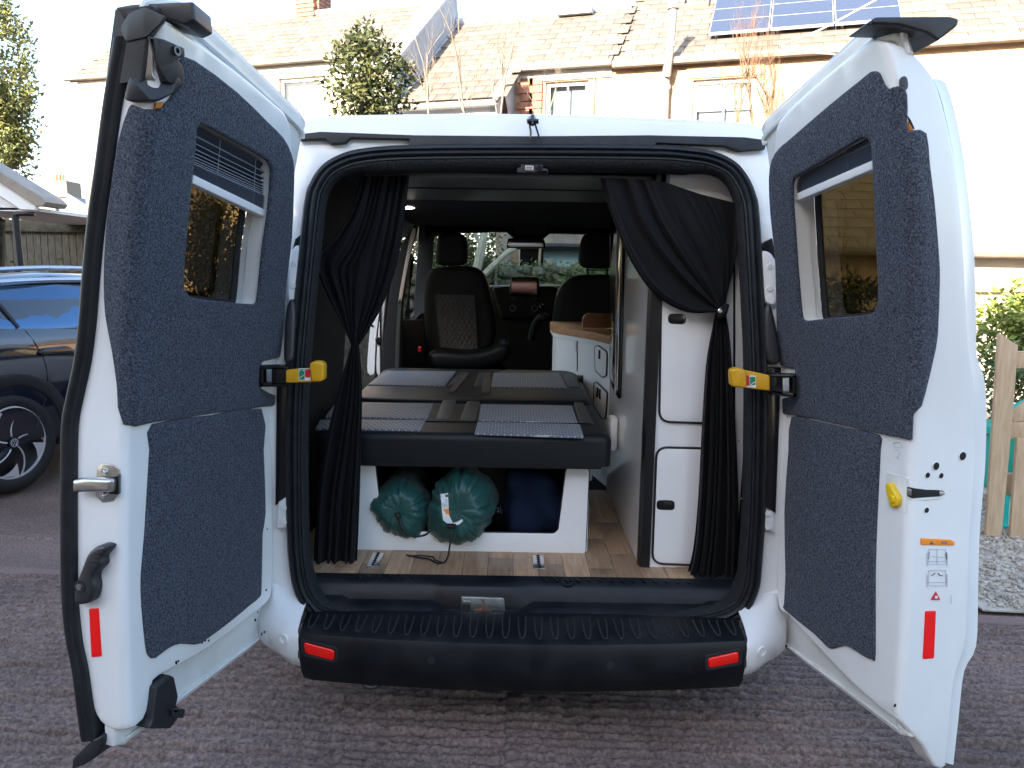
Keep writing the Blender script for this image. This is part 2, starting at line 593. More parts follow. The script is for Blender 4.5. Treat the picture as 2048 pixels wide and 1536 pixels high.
seal_out = [(1060, 289), (820, 291), (720, 299), (672, 314), (642, 335), (622, 365), (611, 400), (600, 500), (588, 620), (578, 740), (573, 900), (575, 1050), (580, 1130), (590, 1180), (610, 1215), (645, 1240), (760, 1258), (1060, 1268), (1340, 1262), (1440, 1250), (1490, 1225), (1515, 1180), (1522, 1130), (1530, 1000), (1533, 850), (1532, 700), (1527, 600), (1517, 430), (1510, 390), (1495, 355), (1470, 325), (1430, 305), (1380, 296), (1300, 291)]
SEAL = sm([Vector(q) for q in RS.tr(seal_out)], 4, True)
def inset(lp, d):
    out = []
    N = len(lp)
    area = sum(lp[i - 1].x * q.y - q.x * lp[i - 1].y for i, q in enumerate(lp))
    sg = 1 if area > 0 else -1
    for i, p in enumerate(lp):
        t = (lp[(i + 1) % N] - lp[i - 1]).normalized()
        out.append(p + Vector((-t.y, t.x)) * d * sg)
    return out
# rubber seal: a ribbed profile swept round the opening
prof = [(0.0, .012), (0.0, -.012), (.006, -.020), (.013, -.020), (.017, -.012), (.019, -.010), (.022, -.016), (.029, -.019), (.035, -.013), (.037, -.006), (.040, -.009), (.045, -.008), (.048, .000), (.048, .02)]
rings = [[RS.pt(q.x, q.y, w) for q in inset(SEAL, d)] for d, w in prof]
MB().loft(rings, True).build('door_seal', 'rubber', van, smooth=50)
# carpeted reveal inside the seal
rev = [(.046, .0, 0), (.049, -.006, 0), (.054, -.003, .1), (.056, .015, .5), (.051, .06, .9), (.042, .11, 1), (.03, .14, .9), (.0, .165, .2)]
def rev_ring(d, w, k):
    base, full = inset(SEAL, d), inset(SEAL, d + .035 * k)
    return [RS.pt(*(p.lerp(q, min(1, max(0, (p.y - 1.68) / .14)) * min(1, max(0, (.66 - abs(p.x - XC)) / .16)))), w) for p, q in zip(base, full)]
rings = [rev_ring(*q) for q in rev]
MB().loft(rings, True).build('opening_lining', 'carpet_dark', van, smooth=60)

# painted rear frame round the opening
def body_outline():
    half = [(.62, 2.012), (.72, 2.004), (.775, 1.975), (.803, 1.92), (.83, 1.75), (.865, 1.55), (.905, 1.30), (.935, 1.05), (.945, .85), (.945, .60), (.935, .42), (.90, .34)]
    r = [Vector((XC + a, b)) for a, b in half]
    l = [Vector((XC - a, b)) for a, b in reversed(half)]
    return l + [Vector((XC - .3, 2.022)), Vector((XC, 2.026)), Vector((XC + .3, 2.022))] + r
BO = body_outline()
BOS = sm(BO, 3)
MB().slab(BOS, RS.pt, .014, .05, holes=[inset(SEAL, .004)], r=.012, step=.12).build('rear_frame', 'paint', van, smooth=60)
# sides and roof: the outline carried forwards; the left side stays open where the sliding door is slid back
def side_strip(name, pts, y0, y1, m='paint', t=.0):
    rg = []
    for k in range(5):
        y = lerp(y0, y1, k / 4)
        rg.append([Vector((q.x, max(y, YR + lean_of(q.y) + .045), q.y)) for q in pts])
    return MB().loft(rg, False).build(name, m, van, smooth=40)
nL = next(i for i, q in enumerate(BOS) if q.y > 1.72)
nR = len(BOS) - 1 - next(i for i, q in enumerate(reversed(BOS)) if q.y > 1.72)
side_strip('roof_panel', BOS[nL:nR + 1], YR, 6.3)
side_strip('side_panel', BOS[:nL + 1], YR, 3.62)
side_strip('side_panel', BOS[nR:], YR, 6.3)
side_strip('side_panel', BOS[:nL + 1], 4.92, 5.12)
# front left door: painted lower skin, glazed above
low = [q for q in BOS[:nL + 1] if q.y < 1.13]
side_strip('front_door', low, 5.12, 6.3)
# sliding door pushed back along the left flank
sd = [q for q in BOS[:nL + 1] if q.y > .48]
outr, innr = [Vector((q.x - .075, q.y)) for q in sd], [Vector((q.x - .022, q.y)) for q in sd]
ring = outr + list(reversed(innr))
MB().loft([[Vector((q.x, y + max(0, lean_of(q.y) - .03) * (y < 3), q.y)) for q in ring] for y in (2.68, 3.0, 3.45, 3.86)], True, True).build('sliding_door', 'paint', van, 40)
# underbody and road wheels
MB().box((XC, 4.7, .37), (1.62, 4.3, .13)).build('underbody', 'hole_dark', van, 0)
for sx in (-1, 1):
    for wy in (3.35, 6.25):
        tw, rw_ = [], .335
        for r_, x in ((.20, .0), (.215, .012), (.28, .018), (.325, .006), (rw_, -.02), (rw_, -.19), (.22, -.21)):
            tw.append([Vector((XC + sx * (.895 + x), wy + r_ * math.cos(2 * math.pi * k / 40), rw_ + r_ * math.sin(2 * math.pi * k / 40))) for k in range(40)])
        w_ = MB().loft(tw, True).build('road_wheel', 'rubber', van, 50)
        MB().disc((XC + sx * .85, wy, rw_), (sx, 0, 0), .205, .04, 32).build('rim', 'steel', w_)
# bonnet and nose
rg = []
for y, s, zt in ((6.25, 1.0, 1.18), (6.7, .97, 1.08), (7.1, .9, .95), (7.32, .8, .75)):
    rg.append([Vector((XC - .95 * s, y, .35)), Vector((XC - .95 * s, y, zt - .15)), Vector((XC - .8 * s, y, zt)), Vector((XC, y, zt + .04)), Vector((XC + .8 * s, y, zt)), Vector((XC + .95 * s, y, zt - .15)), Vector((XC + .95 * s, y, .35))])
MB().loft(rg, False).add(rg[-1], [tuple(range(7))]).build('bonnet', 'paint', van, smooth=40)
# roof trim strip above the doors, with two white pads
w_t = -.012
tr = RS.tr
strip = [(598, 268), (640, 263), (830, 270), (1060, 272), (1300, 270), (1490, 274), (1535, 280), (1530, 298), (1480, 302), (1450, 292), (1312, 286), (1312, 296), (1060, 291), (818, 291), (818, 278), (700, 276), (690, 286), (662, 288), (650, 278), (598, 280)]
MB().slab(tr(strip, w_t), RS.pt, w_t, .03, r=.004).build('roof_trim', 'rubber', van)
# rear edge of the roof: drip moulding
MB().tube([RS.pt(q.x, q.y, .03) for q in BOS if q.y > 1.93], .012, 6).build('roof_edge', 'paint', van)
# cable over the roof edge with its clip
c0 = P(1065, 242, 2.56)
cb = MB()
for dx in (-.006, .006):
    cb.tube(sm([P(1040 + dx * 300, 232, 2.9), P(1062 + dx * 900, 233, 2.66), P(1064 + dx * 900, 245, 2.555), P(1068 + dx * 1100, 262, 2.545), P(1070 + dx * 1500, 276, 2.545)], 5), .0035, 6)
cb.tube([P(1054, 243, 2.545), P(1077, 243, 2.545)], .008, 6)
cb.tube([P(1065, 231, 2.55), P(1065, 250, 2.54)], .007, 6)
cable = cb.build('roof_cable', 'gloss_black', van)

# ---- hinges and dark pockets between body and open doors
def rear_slab(name, px, m, w0, w1, r=.006, n=3, parent=van, smooth=40):
    o = sm([Vector(q) for q in tr(px, w0)], n, True) if n > 1 else tr(px, w0)
    return MB().slab(o, RS.pt, w0, w1, r=r).build(name, m, parent, smooth)
for sgn, pts_hi, pts_lo, boot, dark in (
        (-1, [(583, 500), (600, 495), (597, 560), (590, 610), (575, 600), (576, 545)], [(556, 1005), (578, 990), (582, 1040), (578, 1055), (552, 1058)],
         [(572, 612), (590, 608), (588, 700), (582, 725), (566, 720)], [(553, 735), (580, 730), (578, 995), (550, 1012)]),
        (1, [(1522, 510), (1540, 505), (1553, 530), (1555, 600), (1540, 610), (1526, 590)], [(1520, 1015), (1548, 1025), (1550, 1068), (1522, 1052)],
         [(1530, 622), (1545, 615), (1560, 690), (1562, 725), (1534, 720)], [(1532, 735), (1563, 735), (1552, 1028), (1526, 1010)])):
    h = rear_slab('hinge', pts_hi, 'paint', -.012, .02, .008)
    hl = rear_slab('hinge', pts_lo, 'paint_flange', -.012, .02, .006, 1)
    for hh, pl in ((h, pts_hi), (hl, pts_lo)):
        cx = sum(q[0] for q in pl) / len(pl); cy_ = sum(q[1] for q in pl) / len(pl)
        for dy in (-24, 20) if hh is h else (-14, 14):
            u, z = RS.uv(cx, cy_ + dy, -.012)
            MB().disc(RS.pt(u, z, -.011), (0, -1, 0), .009, .006, 10).build('hinge_bolt', 'paint_flange', hh)
    rear_slab('wiring_boot', boot, 'black_plastic', -.03, .02, .012)
    rear_slab('lamp_housing', dark, 'gloss_black', -.004, .02, .004, 1)
for px in ([(590, 478), (600, 470), (598, 500), (584, 502)], [(1520, 488), (1545, 476), (1552, 518), (1526, 500)]):
    rear_slab('hinge_gap', px, 'gloss_black', -.004, .02, .003, 1)

# ---- bumper: ribbed black step, face, white corner pieces
def bump_y(x):
    t = abs(x - XC)
    return 2.235 + .045 * (t / .66) ** 2 + max(0, t - .70) * .55
zt, zb, xl, xr = .405, .205, P(596, 1300, 2.28).x, P(1492, 1310, 2.28).x
xs = [lerp(xl, xr, i / 40) for i in range(41)]
sec = lambda x: [Vector((x, YR + .02, zt - .012)), Vector((x, YR - .02, zt - .002)), Vector((x, bump_y(x) + .03, zt - .018)), Vector((x, bump_y(x) + .008, zt - .026)), Vector((x, bump_y(x), zt - .045)), Vector((x, bump_y(x) + .002, zt - .11)), Vector((x, bump_y(x) + .012, zb + .04)), Vector((x, bump_y(x) + .04, zb)), Vector((x, YR + .1, zb - .01))]
bumper = MB().loft([sec(x) for x in xs], False).build('rear_bumper', 'bumper_plastic', van, smooth=45)
ribs = 27
for i in range(ribs):
    x = lerp(xl + .03, xr - .03, i / (ribs - 1))
    y0 = bump_y(x) + .028
    p = sm([Vector((x - .0125, YR - .035, zt - .0035)), Vector((x - .011, lerp(y0, YR, .35), zt - .010)), Vector((x - .006, y0 + .008, zt - .0145)), Vector((x, y0, zt - .0155)), Vector((x + .006, y0 + .008, zt - .0145)), Vector((x + .011, lerp(y0, YR, .35), zt - .010)), Vector((x + .0125, YR - .035, zt - .0035))], 3)
    MB().tube(p, .0032, 5).build('tread_rib', 'rib_dusty', bumper, smooth=60)
for sg, px in ((-1, [(604, 1288), (669, 1301), (668, 1322), (608, 1311)]), (1, [(1415, 1316), (1480, 1306), (1480, 1328), (1417, 1336)])):
    q = [P(x, y, 2.27) for x, y in px]
    yb = bump_y(q[0].x) if True else 0
    o = rpoly([(v.x, v.z) for v in q], .012)
    MB().slab(o, lambda x, z, w: Vector((x, bump_y(x) + w, z)), -.004, .012, r=.004).build('reflector', 'red_reflector', bumper)
    o2 = rpoly([(v.x, v.z) for v in [P(x + (-7 if k in (0, 3) else 7), y + (-6 if k < 2 else 6), 2.27) for k, (x, y) in enumerate(px)]], .016)
    MB().slab(o2, lambda x, z, w: Vector((x, bump_y(x) + w, z)), -.0015, .012, holes=[inset([Vector(v) for v in o], -.002)], r=.001).build('reflector_rim', 'black_plastic', bumper)
for x, y in ((862, 1322), (1220, 1332)):
    u = P(x, y, 2.24)
    MB().disc((u.x, bump_y(u.x) + .003, u.z), (0, -1, 0), .013, .004, 18).build('parking_sensor', 'black_plastic', bumper)
for sg in (-1, 1):
    x0 = xl if sg < 0 else xr
    rg = []
    for k in range(7):
        t = k / 6
        x = x0 + sg * (.004 + .165 * t)
        yy = bump_y(x0) + .115 * t ** 1.8
        up = .05 * min(1, t * 1.3)
        rg.append([Vector((x, YR + .06, zt + .05 + up)), Vector((x, YR + .005, zt + .03 + up)), Vector((x, yy + .05, zt - .0 + .35 * up)), Vector((x, yy + .012, zt - .022 + .1 * up)), Vector((x, yy, zt - .05)), Vector((x, yy + .004, zt - .11)), Vector((x, yy + .02, zb + .05 + .07 * t ** 1.5)), Vector((x, yy + .07, zb + .02 + .09 * t ** 1.5))])
    cn = MB().loft(rg, False).build('bumper_corner', 'paint', bumper, smooth=55)
    u = P(566, 1281, 2.3) if sg < 0 else P(1523, 1303, 2.3)
    yy = bump_y(x0) + .115 * (abs(u.x - x0) / .165) ** 1.8
    MB().disc((u.x, yy - .001, u.z), (sg * .4, -1, 0), .017, .006, 20, hole=.011).disc((u.x, yy + .001, u.z), (sg * .4, -1, 0), .0105, .005, 16).build('parking_sensor', 'paint', cn)
    MB().tube([rg[0][1] + Vector((0, -.002, 0)), rg[0][2] + Vector((0, -.002, 0)), rg[0][3] + Vector((0, -.002, 0)), rg[0][5] + Vector((0, -.002, 0)), rg[0][7]], .0022, 5).build('panel_gap', 'rubber', cn)
MB().tube(sm([P(728, 1352, 2.34), P(726, 1366, 2.32), P(742, 1374, 2.31), P(758, 1368, 2.32), P(757, 1354, 2.34)], 4), .008, 8).build('tow_eye', 'black_plastic', van)

# ---- plastic sill behind the seal, with the lock well
sill_xl, sill_xr = P(612, 1180, 2.5).x, P(1490, 1190, 2.5).x
def sill_y(x):      # front lip
    return YR + .035
def sill_sec(x):
    t = abs(x - XC)
    well = max(0, min(1, (.165 - abs(x - P(965, 1200, 2.5).x)) / .035))
    rise = .012 if t > .62 else 0
    wz = .026 * well
    return [Vector((x, YR + .012, .390 + rise - wz)), Vector((x, YR + .03, .402 + rise - wz)), Vector((x, YR + .045, .406 + rise - wz)), Vector((x, YR + .055 + .012 * (1 - well), .412 + rise - wz)), Vector((x, YR + .066 + .016 * (1 - well), .455)), Vector((x, YR + .074 + .018 * (1 - well), .462)), Vector((x, YR + .108, .471)), Vector((x, YR + .130, FLOOR + .002)), Vector((x, YR + .137, FLOOR - .01))]
xs = [lerp(sill_xl, sill_xr, i / 60) for i in range(61)]
sill = MB().loft([sill_sec(x) for x in xs], False).build('rear_sill', 'bumper_plastic', van, smooth=40)
rgn = random.Random(3)
for a, b in ((690, 850), (1090, 1400)):
    n = int((b - a) / 22)
    for k in range(n):
        q = PZ(a + 22 * k, 1168, .468)
        MB().box((q.x, YR + .112, .4735), (.008, .032, .004), Matrix.Rotation(R(24), 3, 'Z'), .0015).build('tread_bar', 'bumper_plastic', sill)
q = PZ(1137, 1178, .466)
MB().disc((q.x, YR + .100, .466), (0, -.3, 1), .022, .006, 18, hole=.017).build('sill_cap', 'black_plastic', sill)
# lock plate
lq = [(922, 1194), (1008, 1197), (1010, 1222), (1004, 1226), (922, 1224)]
yl = YR + .052
lk = MB().slab(rpoly(pxz(lq, yl), .006), XY(yl), 0, .01, r=.002).build('lock_plate', 'zinc', sill)
MB().tube(sm([P(957, 1226, yl - .012), P(963, 1222, yl - .02), P(966, 1212, yl - .024), P(966, 1204, yl - .02), P(966, 1201, yl - .003)], 4), .0035, 8).build('striker_loop', 'rust', lk)
MB().slab(rpoly(pxz([(946, 1219), (985, 1220), (978, 1228), (955, 1228)], yl - .004), .004), XY(yl - .004), 0, .004, r=.001).build('rust_patch', 'rust', lk)
q = P(932, 1210, yl - .003)
MB().slab(rpoly(pxz([(924, 1202), (941, 1202), (941, 1223), (924, 1223)], yl - .003), .009), XY(yl - .003), 0, .003, r=.001).build('bolt_plate', 'steel', lk)
MB().disc(q, (0, -1, 0), .0075, .008, 8).build('lock_bolt', 'black_plastic', lk)
# upper latch block in the header
hq = P(1062, 340, 2.60)
hb = MB().slab(rpoly(pxz([(1034, 346), (1034, 336), (1042, 334), (1042, 328), (1086, 329), (1086, 336), (1096, 338), (1096, 347)], 2.565), .002), XY(2.565), 0, .03, r=.003).build('header_latch', 'black_plastic', van)
MB().slab(rpoly(pxz([(1050, 331), (1067, 331), (1067, 342), (1050, 342)], 2.56), .004), XY(2.56), 0, .006, r=.002).build('latch_striker', 'chrome', hb)
MB().disc(P(1079, 337, 2.562), (0, -1, 0), .010, .008, 14).build('latch_buffer', 'gloss_black', hb)

# ------------------------------------------------------------------ rear doors
class Door(Surf):
    def __init__(s, hinge_px, side, ang, fold_px, wedge):
        h = P(*hinge_px, 2.45)
        t = R(ang)
        d = Vector((-side * math.cos(t), -math.sin(t), 0))
        n = Vector((d.y, -d.x, 0))
        if n.x * side > 0:
            n = -n
        super().__init__((h.x, h.y), d, n)
        s.side, s.wedge, s.R = side, wedge, .022
        f = sorted([s.uv(x, y)[::-1] for x, y in fold_px])
        zz = np.linspace(f[0][0] - .2, f[-1][0] + .2, 220)
        uu = np.interp(zz, [a for a, b in f], [b for a, b in f])
        k = np.exp(-.5 * (np.arange(-30, 31) / 10.0) ** 2); k /= k.sum()
        s.fz, s.fu = zz, np.convolve(np.pad(uu, 30, mode='edge'), k, mode='valid')
    def uf(s, z):
        return interp(z, s.fz, s.fu)
    def sz(s, x, y):
        """traced point -> arc position along panel then round onto the closing edge"""
        u, z = s.uv(x, y)
        if u <= s.uf(z):
            return (u, z)
        z = 1.4
        for _ in range(24):
            q = PP(x, y, s.H + s.d * s.uf(z), s.d)
            z = .5 * z + .5 * min(max(q.z, 0), 2.4)
        return (s.uf(z) + (lean_of(z) - (q - s.H).dot(s.n)), z)
    def trs(s, pts):
        return [s.sz(x, y) for x, y in pts]
    def fp(s, a, z, w=0.0):
        f, r_ = s.uf(z), s.R
        e = a - f
        if e <= -r_:
            return s.pt(a, z, w)
        if e >= r_:
            return s.pt(f + w, z, -e)
        th = (e + r_) / (2 * r_) * math.pi / 2
        return s.pt(f - r_ + (r_ + w) * math.sin(th), z, -r_ + (r_ + w) * math.cos(th))
    def cols(s, z0, z1, e=(-.03, -.022, -.015, -.008, 0, .008, .015, .022, .03, .06, .09)):
        out = []
        n = int((z1 - z0) / .028)
        for k in range(n + 1):
            z = lerp(z0, z1, k / n)
            out += [(s.uf(z) + q, z) for q in e]
        return out
    def folded(s, name, px, m, parent, w0, w1, holes=(), r=.005, step=.06, n=1, back=True, smooth=45, fold=True, rc=0):
        o = s.trs(px)
        if rc:
            o = rpoly(o, rc)
        elif n > 1:
            o = sm([Vector(q) for q in o], n, True)
        zs = [q[1] for q in o]
        ex = []
        if fold:
            from_, to_ = min(zs), max(zs)
            poly = [Vector((q[0], q[1])) for q in o]
            def inside(p):
                c = False
                for i, a in enumerate(poly):
                    b = poly[i - 1]
                    if (a.y > p[1]) != (b.y > p[1]) and p[0] < (b.x - a.x) * (p[1] - a.y) / (b.y - a.y) + a.x:
                        c = not c
                return c
            ex = [q for q in s.cols(from_, to_) if inside(q)]
        return MB().slab(o, s.fp, w0, w1, holes=holes, r=r, step=step, extra=ex, back=back).build(name, m, parent, smooth)
    def flat(s, name, px, m, parent, w0, w1, r=.002, rc=0, n=1, smooth=40):
        """small piece on the panel or its edge, in arc coordinates"""
        o = s.trs(px)
        if rc:
            o = rpoly(o, rc)
        elif n > 1:
            o = sm([Vector(q) for q in o], n, True)
        return MB().slab(o, s.fp, w0, w1, r=r, step=.03 if max(q[1] for q in o) - min(q[1] for q in o) > .1 else None).build(name, m, parent, smooth)
    def at(s, x, y, w=0.0):
        return s.fp(*s.sz(x, y), w)
    def nrm(s, x, y):
        a, z = s.sz(x, y)
        return (s.fp(a, z, .01) - s.fp(a, z, 0)).normalized()

foldL = [(325, 30), (318, 100), (302, 215), (282, 350), (269, 500), (262, 620), (258, 700), (255, 800), (250, 860), (247, 1000), (246, 1150), (247, 1250), (250, 1340), (254, 1400), (256, 1480)]
foldR = [(1762, 60), (1785, 130), (1800, 200), (1812, 267), (1826, 450), (1832, 560), (1832, 671), (1828, 759), (1824, 829), (1822, 900), (1818, 1000), (1814, 1170), (1802, 1355), (1793, 1480)]
DL = Door((548, 850), -1, 108, foldL, None)
DR = Door((1566, 850), 1, 108, foldR, None)

panelL = [(308, 62), (322, 40), (345, 45), (469, 137), (550, 206), (573, 228), (583, 265), (588, 330), (586, 400), (583, 470), (575, 560), (565, 650), (556, 720), (551, 800), (549, 900), (549, 1000), (548, 1100), (545, 1180), (536, 1205), (500, 1235), (420, 1297), (340, 1342), (308, 1362), (301, 1400), (288, 1440), (252, 1464), (212, 1456), (190, 1430), (182, 1400), (172, 1340), (160, 1280), (152, 1200), (150, 1100), (150, 950), (152, 850), (163, 790), (178, 720), (188, 640), (195, 550), (205, 450), (222, 330), (240, 215), (262, 120), (285, 78)]
panelR = [(1547, 300), (1551, 255), (1570, 225), (1640, 160), (1726, 90), (1752, 78), (1791, 85), (1830, 108), (1866, 150), (1885, 200), (1900, 260), (1914, 330), (1926, 420), (1933, 530), (1938, 640), (1942, 700), (1949, 745), (1955, 800), (1955, 900), (1950, 1000), (1943, 1078), (1940, 1190), (1934, 1290), (1914, 1350), (1903, 1440), (1894, 1532), (1868, 1534), (1845, 1492), (1795, 1446), (1700, 1366), (1600, 1258), (1572, 1228), (1556, 1215), (1553, 1150), (1556, 1000), (1558, 900), (1562, 830), (1562, 790), (1562, 720), (1556, 640), (1553, 530), (1545, 440), (1541, 380)]
winL = [(389, 240), (403, 242), (493, 291), (531, 314), (543, 330), (541, 373), (535, 436), (526, 493), (518, 575), (514, 606), (506, 614), (460, 611), (395, 604), (369, 599), (359, 582), (360, 521), (370, 411), (381, 302), (384, 253)]
winR = [(1585, 366), (1590, 351), (1650, 316), (1731, 267), (1743, 266), (1751, 280), (1754, 319), (1760, 460), (1765, 564), (1765, 612), (1757, 630), (1739, 636), (1665, 642), (1616, 647), (1606, 642), (1602, 624), (1593, 519), (1585, 400)]
carpL = [(356, 121), (384, 121), (469, 184), (531, 244), (562, 275), (578, 306), (584, 338), (583, 390), (580, 470), (570, 560), (563, 640), (557, 700), (552, 716), (524, 722), (518, 735), (518, 776), (547, 790), (547, 810), (520, 814), (422, 827), (302, 845), (247, 849), (238, 770), (228, 700), (215, 630), (212, 560), (216, 470), (226, 380), (240, 290), (262, 217), (275, 213), (311, 219), (352, 176)]
carpLlow = [(520, 817), (422, 830), (303, 848), (298, 900), (288, 1066), (281, 1148), (282, 1210), (290, 1293), (296, 1312), (307, 1316), (332, 1297), (357, 1287), (386, 1289), (406, 1281), (456, 1244), (497, 1210), (516, 1194), (520, 1173), (522, 1066), (528, 1024), (524, 900)]
carpR = [(1748, 143), (1761, 147), (1771, 169), (1781, 178), (1788, 174), (1800, 173), (1810, 192), (1812, 241), (1814, 264), (1823, 261), (1848, 267), (1855, 330), (1864, 400), (1869, 456), (1874, 520), (1875, 565), (1871, 671), (1862, 720), (1853, 759), (1839, 812), (1827, 829), (1825, 878), (1812, 877), (1760, 867), (1699, 853), (1625, 837), (1586, 830), (1563, 825), (1563, 797), (1592, 790), (1594, 741), (1590, 737), (1572, 733), (1565, 722), (1558, 671), (1555, 530), (1545, 430), (1542, 358), (1548, 319), (1563, 296), (1582, 280), (1661, 212), (1726, 160)]
carpRlow = [(1586, 833), (1625, 840), (1699, 856), (1760, 870), (1762, 900), (1756, 1024), (1752, 1148), (1752, 1306), (1748, 1318), (1735, 1314), (1715, 1302), (1694, 1291), (1669, 1297), (1657, 1293), (1632, 1268), (1574, 1221), (1571, 1206), (1574, 1148), (1572, 1024), (1580, 900)]
skinL = [(632, 258), (600, 222), (480, 104), (387, 19), (350, 3), (300, 5), (262, 40)]
skinR = [(1500, 270), (1530, 238), (1640, 135), (1740, 47), (1790, 50), (1845, 66), (1862, 84)]

def smooth_px(px, n=3):
    return [(q.x, q.y) for q in sm([Vector(p) for p in px], n, True)]
def make_door(D, side, panel, win, carp, carplow, skin, bottom, rail, stack, top, label_part):
    wh = rpoly([q for q in D.tr(win)], .02, 3)
    hole_px = wh
    door = D.folded('rear_door', smooth_px(panel, 2), 'paint', van, 0, -.06, holes=[hole_px], r=.010, step=.055, back=False)
    # deeper reveal of the window opening
    MB().loft([[D.pt(a, z, w) for a, z in hole_px] for w in (-.055, -.075)]).build('window_reveal', 'paint', door)
    # outer skin with the flange that shows above and below the panel
    wf = -.045
    top_uz = D.tr(skin, wf)
    top_uz = [(min(max(u, -.035), D.uf(z) - .004), z) for u, z in top_uz]
    zt_h = top_uz[0][1]
    hb, lb_ = [D.uv(*q, wf)[1] for q in bottom]
    bottom = lb_
    latch = []
    for k in range(14):
        z = lerp(top_uz[-1][1], bottom, (k + .5) / 14)
        latch.append((D.uf(max(z, .45)) - (.014 if z > .40 else 0), z))
    out = top_uz + latch + [(D.uf(.45), bottom + .015), (D.uf(.45) - .03, bottom), (.02, hb), (-.02, hb + .03)] + [(-.03, lerp(hb + .06, zt_h - .06, k / 9)) for k in range(10)]
    MB().slab(out, D.pt, wf, -.078, holes=[inset([Vector(q) for q in hole_px], -.02 if sum(hole_px[i - 1][0] * q[1] - q[0] * hole_px[i - 1][1] for i, q in enumerate(hole_px)) > 0 else -.02)], r=.012, step=.08).build('outer_skin', 'paint_flange', door, 40)
    # rolled bead along the flange edge, a second bead inside it
    edge = [D.pt(u + .002, z - .003, wf - .013) for u, z in top_uz]
    MB().tube(sm(edge, 4), .009, 6).build('flange_bead', 'paint_flange', door)
    e2 = [D.pt(u + .012, z - .038, wf + .002) for u, z in top_uz[:-3]]
    MB().tube(sm(e2, 4), .009, 6).build('flange_bead', 'paint_flange', door)
    b2 = [D.pt(lerp(.03, D.uf(.45) - .03, k / 10), lerp(hb, bottom, k / 10) + .022, wf + .003) for k in range(11)]
    MB().tube(b2, .006, 6).build('flange_bead', 'paint_flange', door)
    # glass and its rubber
    big = inset([Vector(q) for q in hole_px], -.004)
    MB().slab(big, D.pt, -.078, -.086, holes=[inset([Vector(q) for q in hole_px], .020)], r=.003).build('window_rubber', 'rubber', door)
    MB().slab(inset([Vector(q) for q in hole_px], .012), D.pt, -.082, -.085, step=.1).build('window_pane', 'glass_tint', door)
    # carpets
    cu = D.folded('carpet_trim', smooth_px(carp, 2), 'carpet', door, .011, .0005, holes=[inset([Vector(q) for q in hole_px], .008)], r=.006, step=.05)
    cl = D.folded('carpet_trim', smooth_px(carplow, 2), 'carpet', door, .0095, .0005, r=.006, step=.08, fold=False)
    # pleated blind drawn part way: top line, stack line, rail line
    T = [D.uv(*q, -.03) for q in top]
    S = [D.uv(*q, -.03) for q in stack]
    B = [D.uv(*q, -.03) for q in rail]
    rows = []
    fr = [0, .25, .44, .58, .69, .78, .855, .92, .97, 1.0] if side < 0 else [0, .3, .55, .75, .9, 1.0]
    pl, cr = MB(), MB()
    prev = None
    for i, f in enumerate(fr):
        a = (lerp(T[0][0], S[0][0], f), lerp(T[0][1], S[0][1], f))
        b = (lerp(T[1][0], S[1][0], f), lerp(T[1][1], S[1][1], f))
        w = -.022 if i % 2 else -.022
        A, Bq = D.pt(*a, w), D.pt(*b, w)
        if prev:
            M0 = (prev[0] + A) / 2 + D.n * -.016
            M1 = (prev[1] + Bq) / 2 + D.n * -.016
            pl.quad(prev[0], prev[1], M1, M0)
            pl.quad(M0, M1, Bq, A)
        if 0 < i:
            cr.tube([A, Bq], .0011, 4)  # pale line imitates the fold edge catching light
        prev = (A, Bq)
    bl = pl.build('pleated_blind', 'blind_fabric', door, 0)
    cr.build('pleat_highlight', 'blind_pale_line', bl)
    sk = MB()
    nst = 7
    for i in range(nst):
        f0, f1 = i / nst, (i + 1) / nst
        a0 = (lerp(S[0][0], B[0][0], f0), lerp(S[0][1], B[0][1], f0)); b0 = (lerp(S[1][0], B[1][0], f0), lerp(S[1][1], B[1][1], f0))
        a1 = (lerp(S[0][0], B[0][0], f1), lerp(S[0][1], B[0][1], f1)); b1 = (lerp(S[1][0], B[1][0], f1), lerp(S[1][1], B[1][1], f1))
        am = tuple(lerp(p, q, .5) for p, q in zip(a0, a1)); bm_ = tuple(lerp(p, q, .5) for p, q in zip(b0, b1))
        sk.quad(D.pt(*a0, -.024), D.pt(*b0, -.024), D.pt(*bm_, -.014), D.pt(*am, -.014))
        sk.quad(D.pt(*am, -.014), D.pt(*bm_, -.014), D.pt(*b1, -.024), D.pt(*a1, -.024))
    sk.build('pleat_stack', 'blind_stack', bl, 0)
    dn = -.021
    MB().slab([(B[0][0], B[0][1]), (B[1][0], B[1][1]), (B[1][0], B[1][1] + dn), (B[0][0], B[0][1] + dn)], D.pt, -.010, -.032, r=.003).build('blind_rail', 'white_plastic', bl)
    for f in (.28, .74):
        a = (lerp(T[0][0], T[1][0], f), lerp(T[0][1], T[1][1], f)); b = (lerp(B[0][0], B[1][0], f), lerp(B[0][1], B[1][1], f))
        MB().tube([D.pt(*a, -.019), D.pt(*b, -.019)], .0008, 4).build('blind_cord', 'blind_pale_line', bl)
    return door
doorL = make_door(DL, -1, panelL, winL, carpL, carpLlow, skinL, ((545, 1268), (190, 1536)), [(375, 350), (537, 428)], [(377, 328), (540, 398)], [(385, 252), (541, 338)], 'L')
doorR = make_door(DR, 1, panelR, winR, carpR, carpRlow, skinR, ((1557, 1290), (1885, 1536)), [(1756, 322), (1584, 396)], [(1753, 287), (1586, 362)], [(1747, 268), (1590, 352)], 'R')

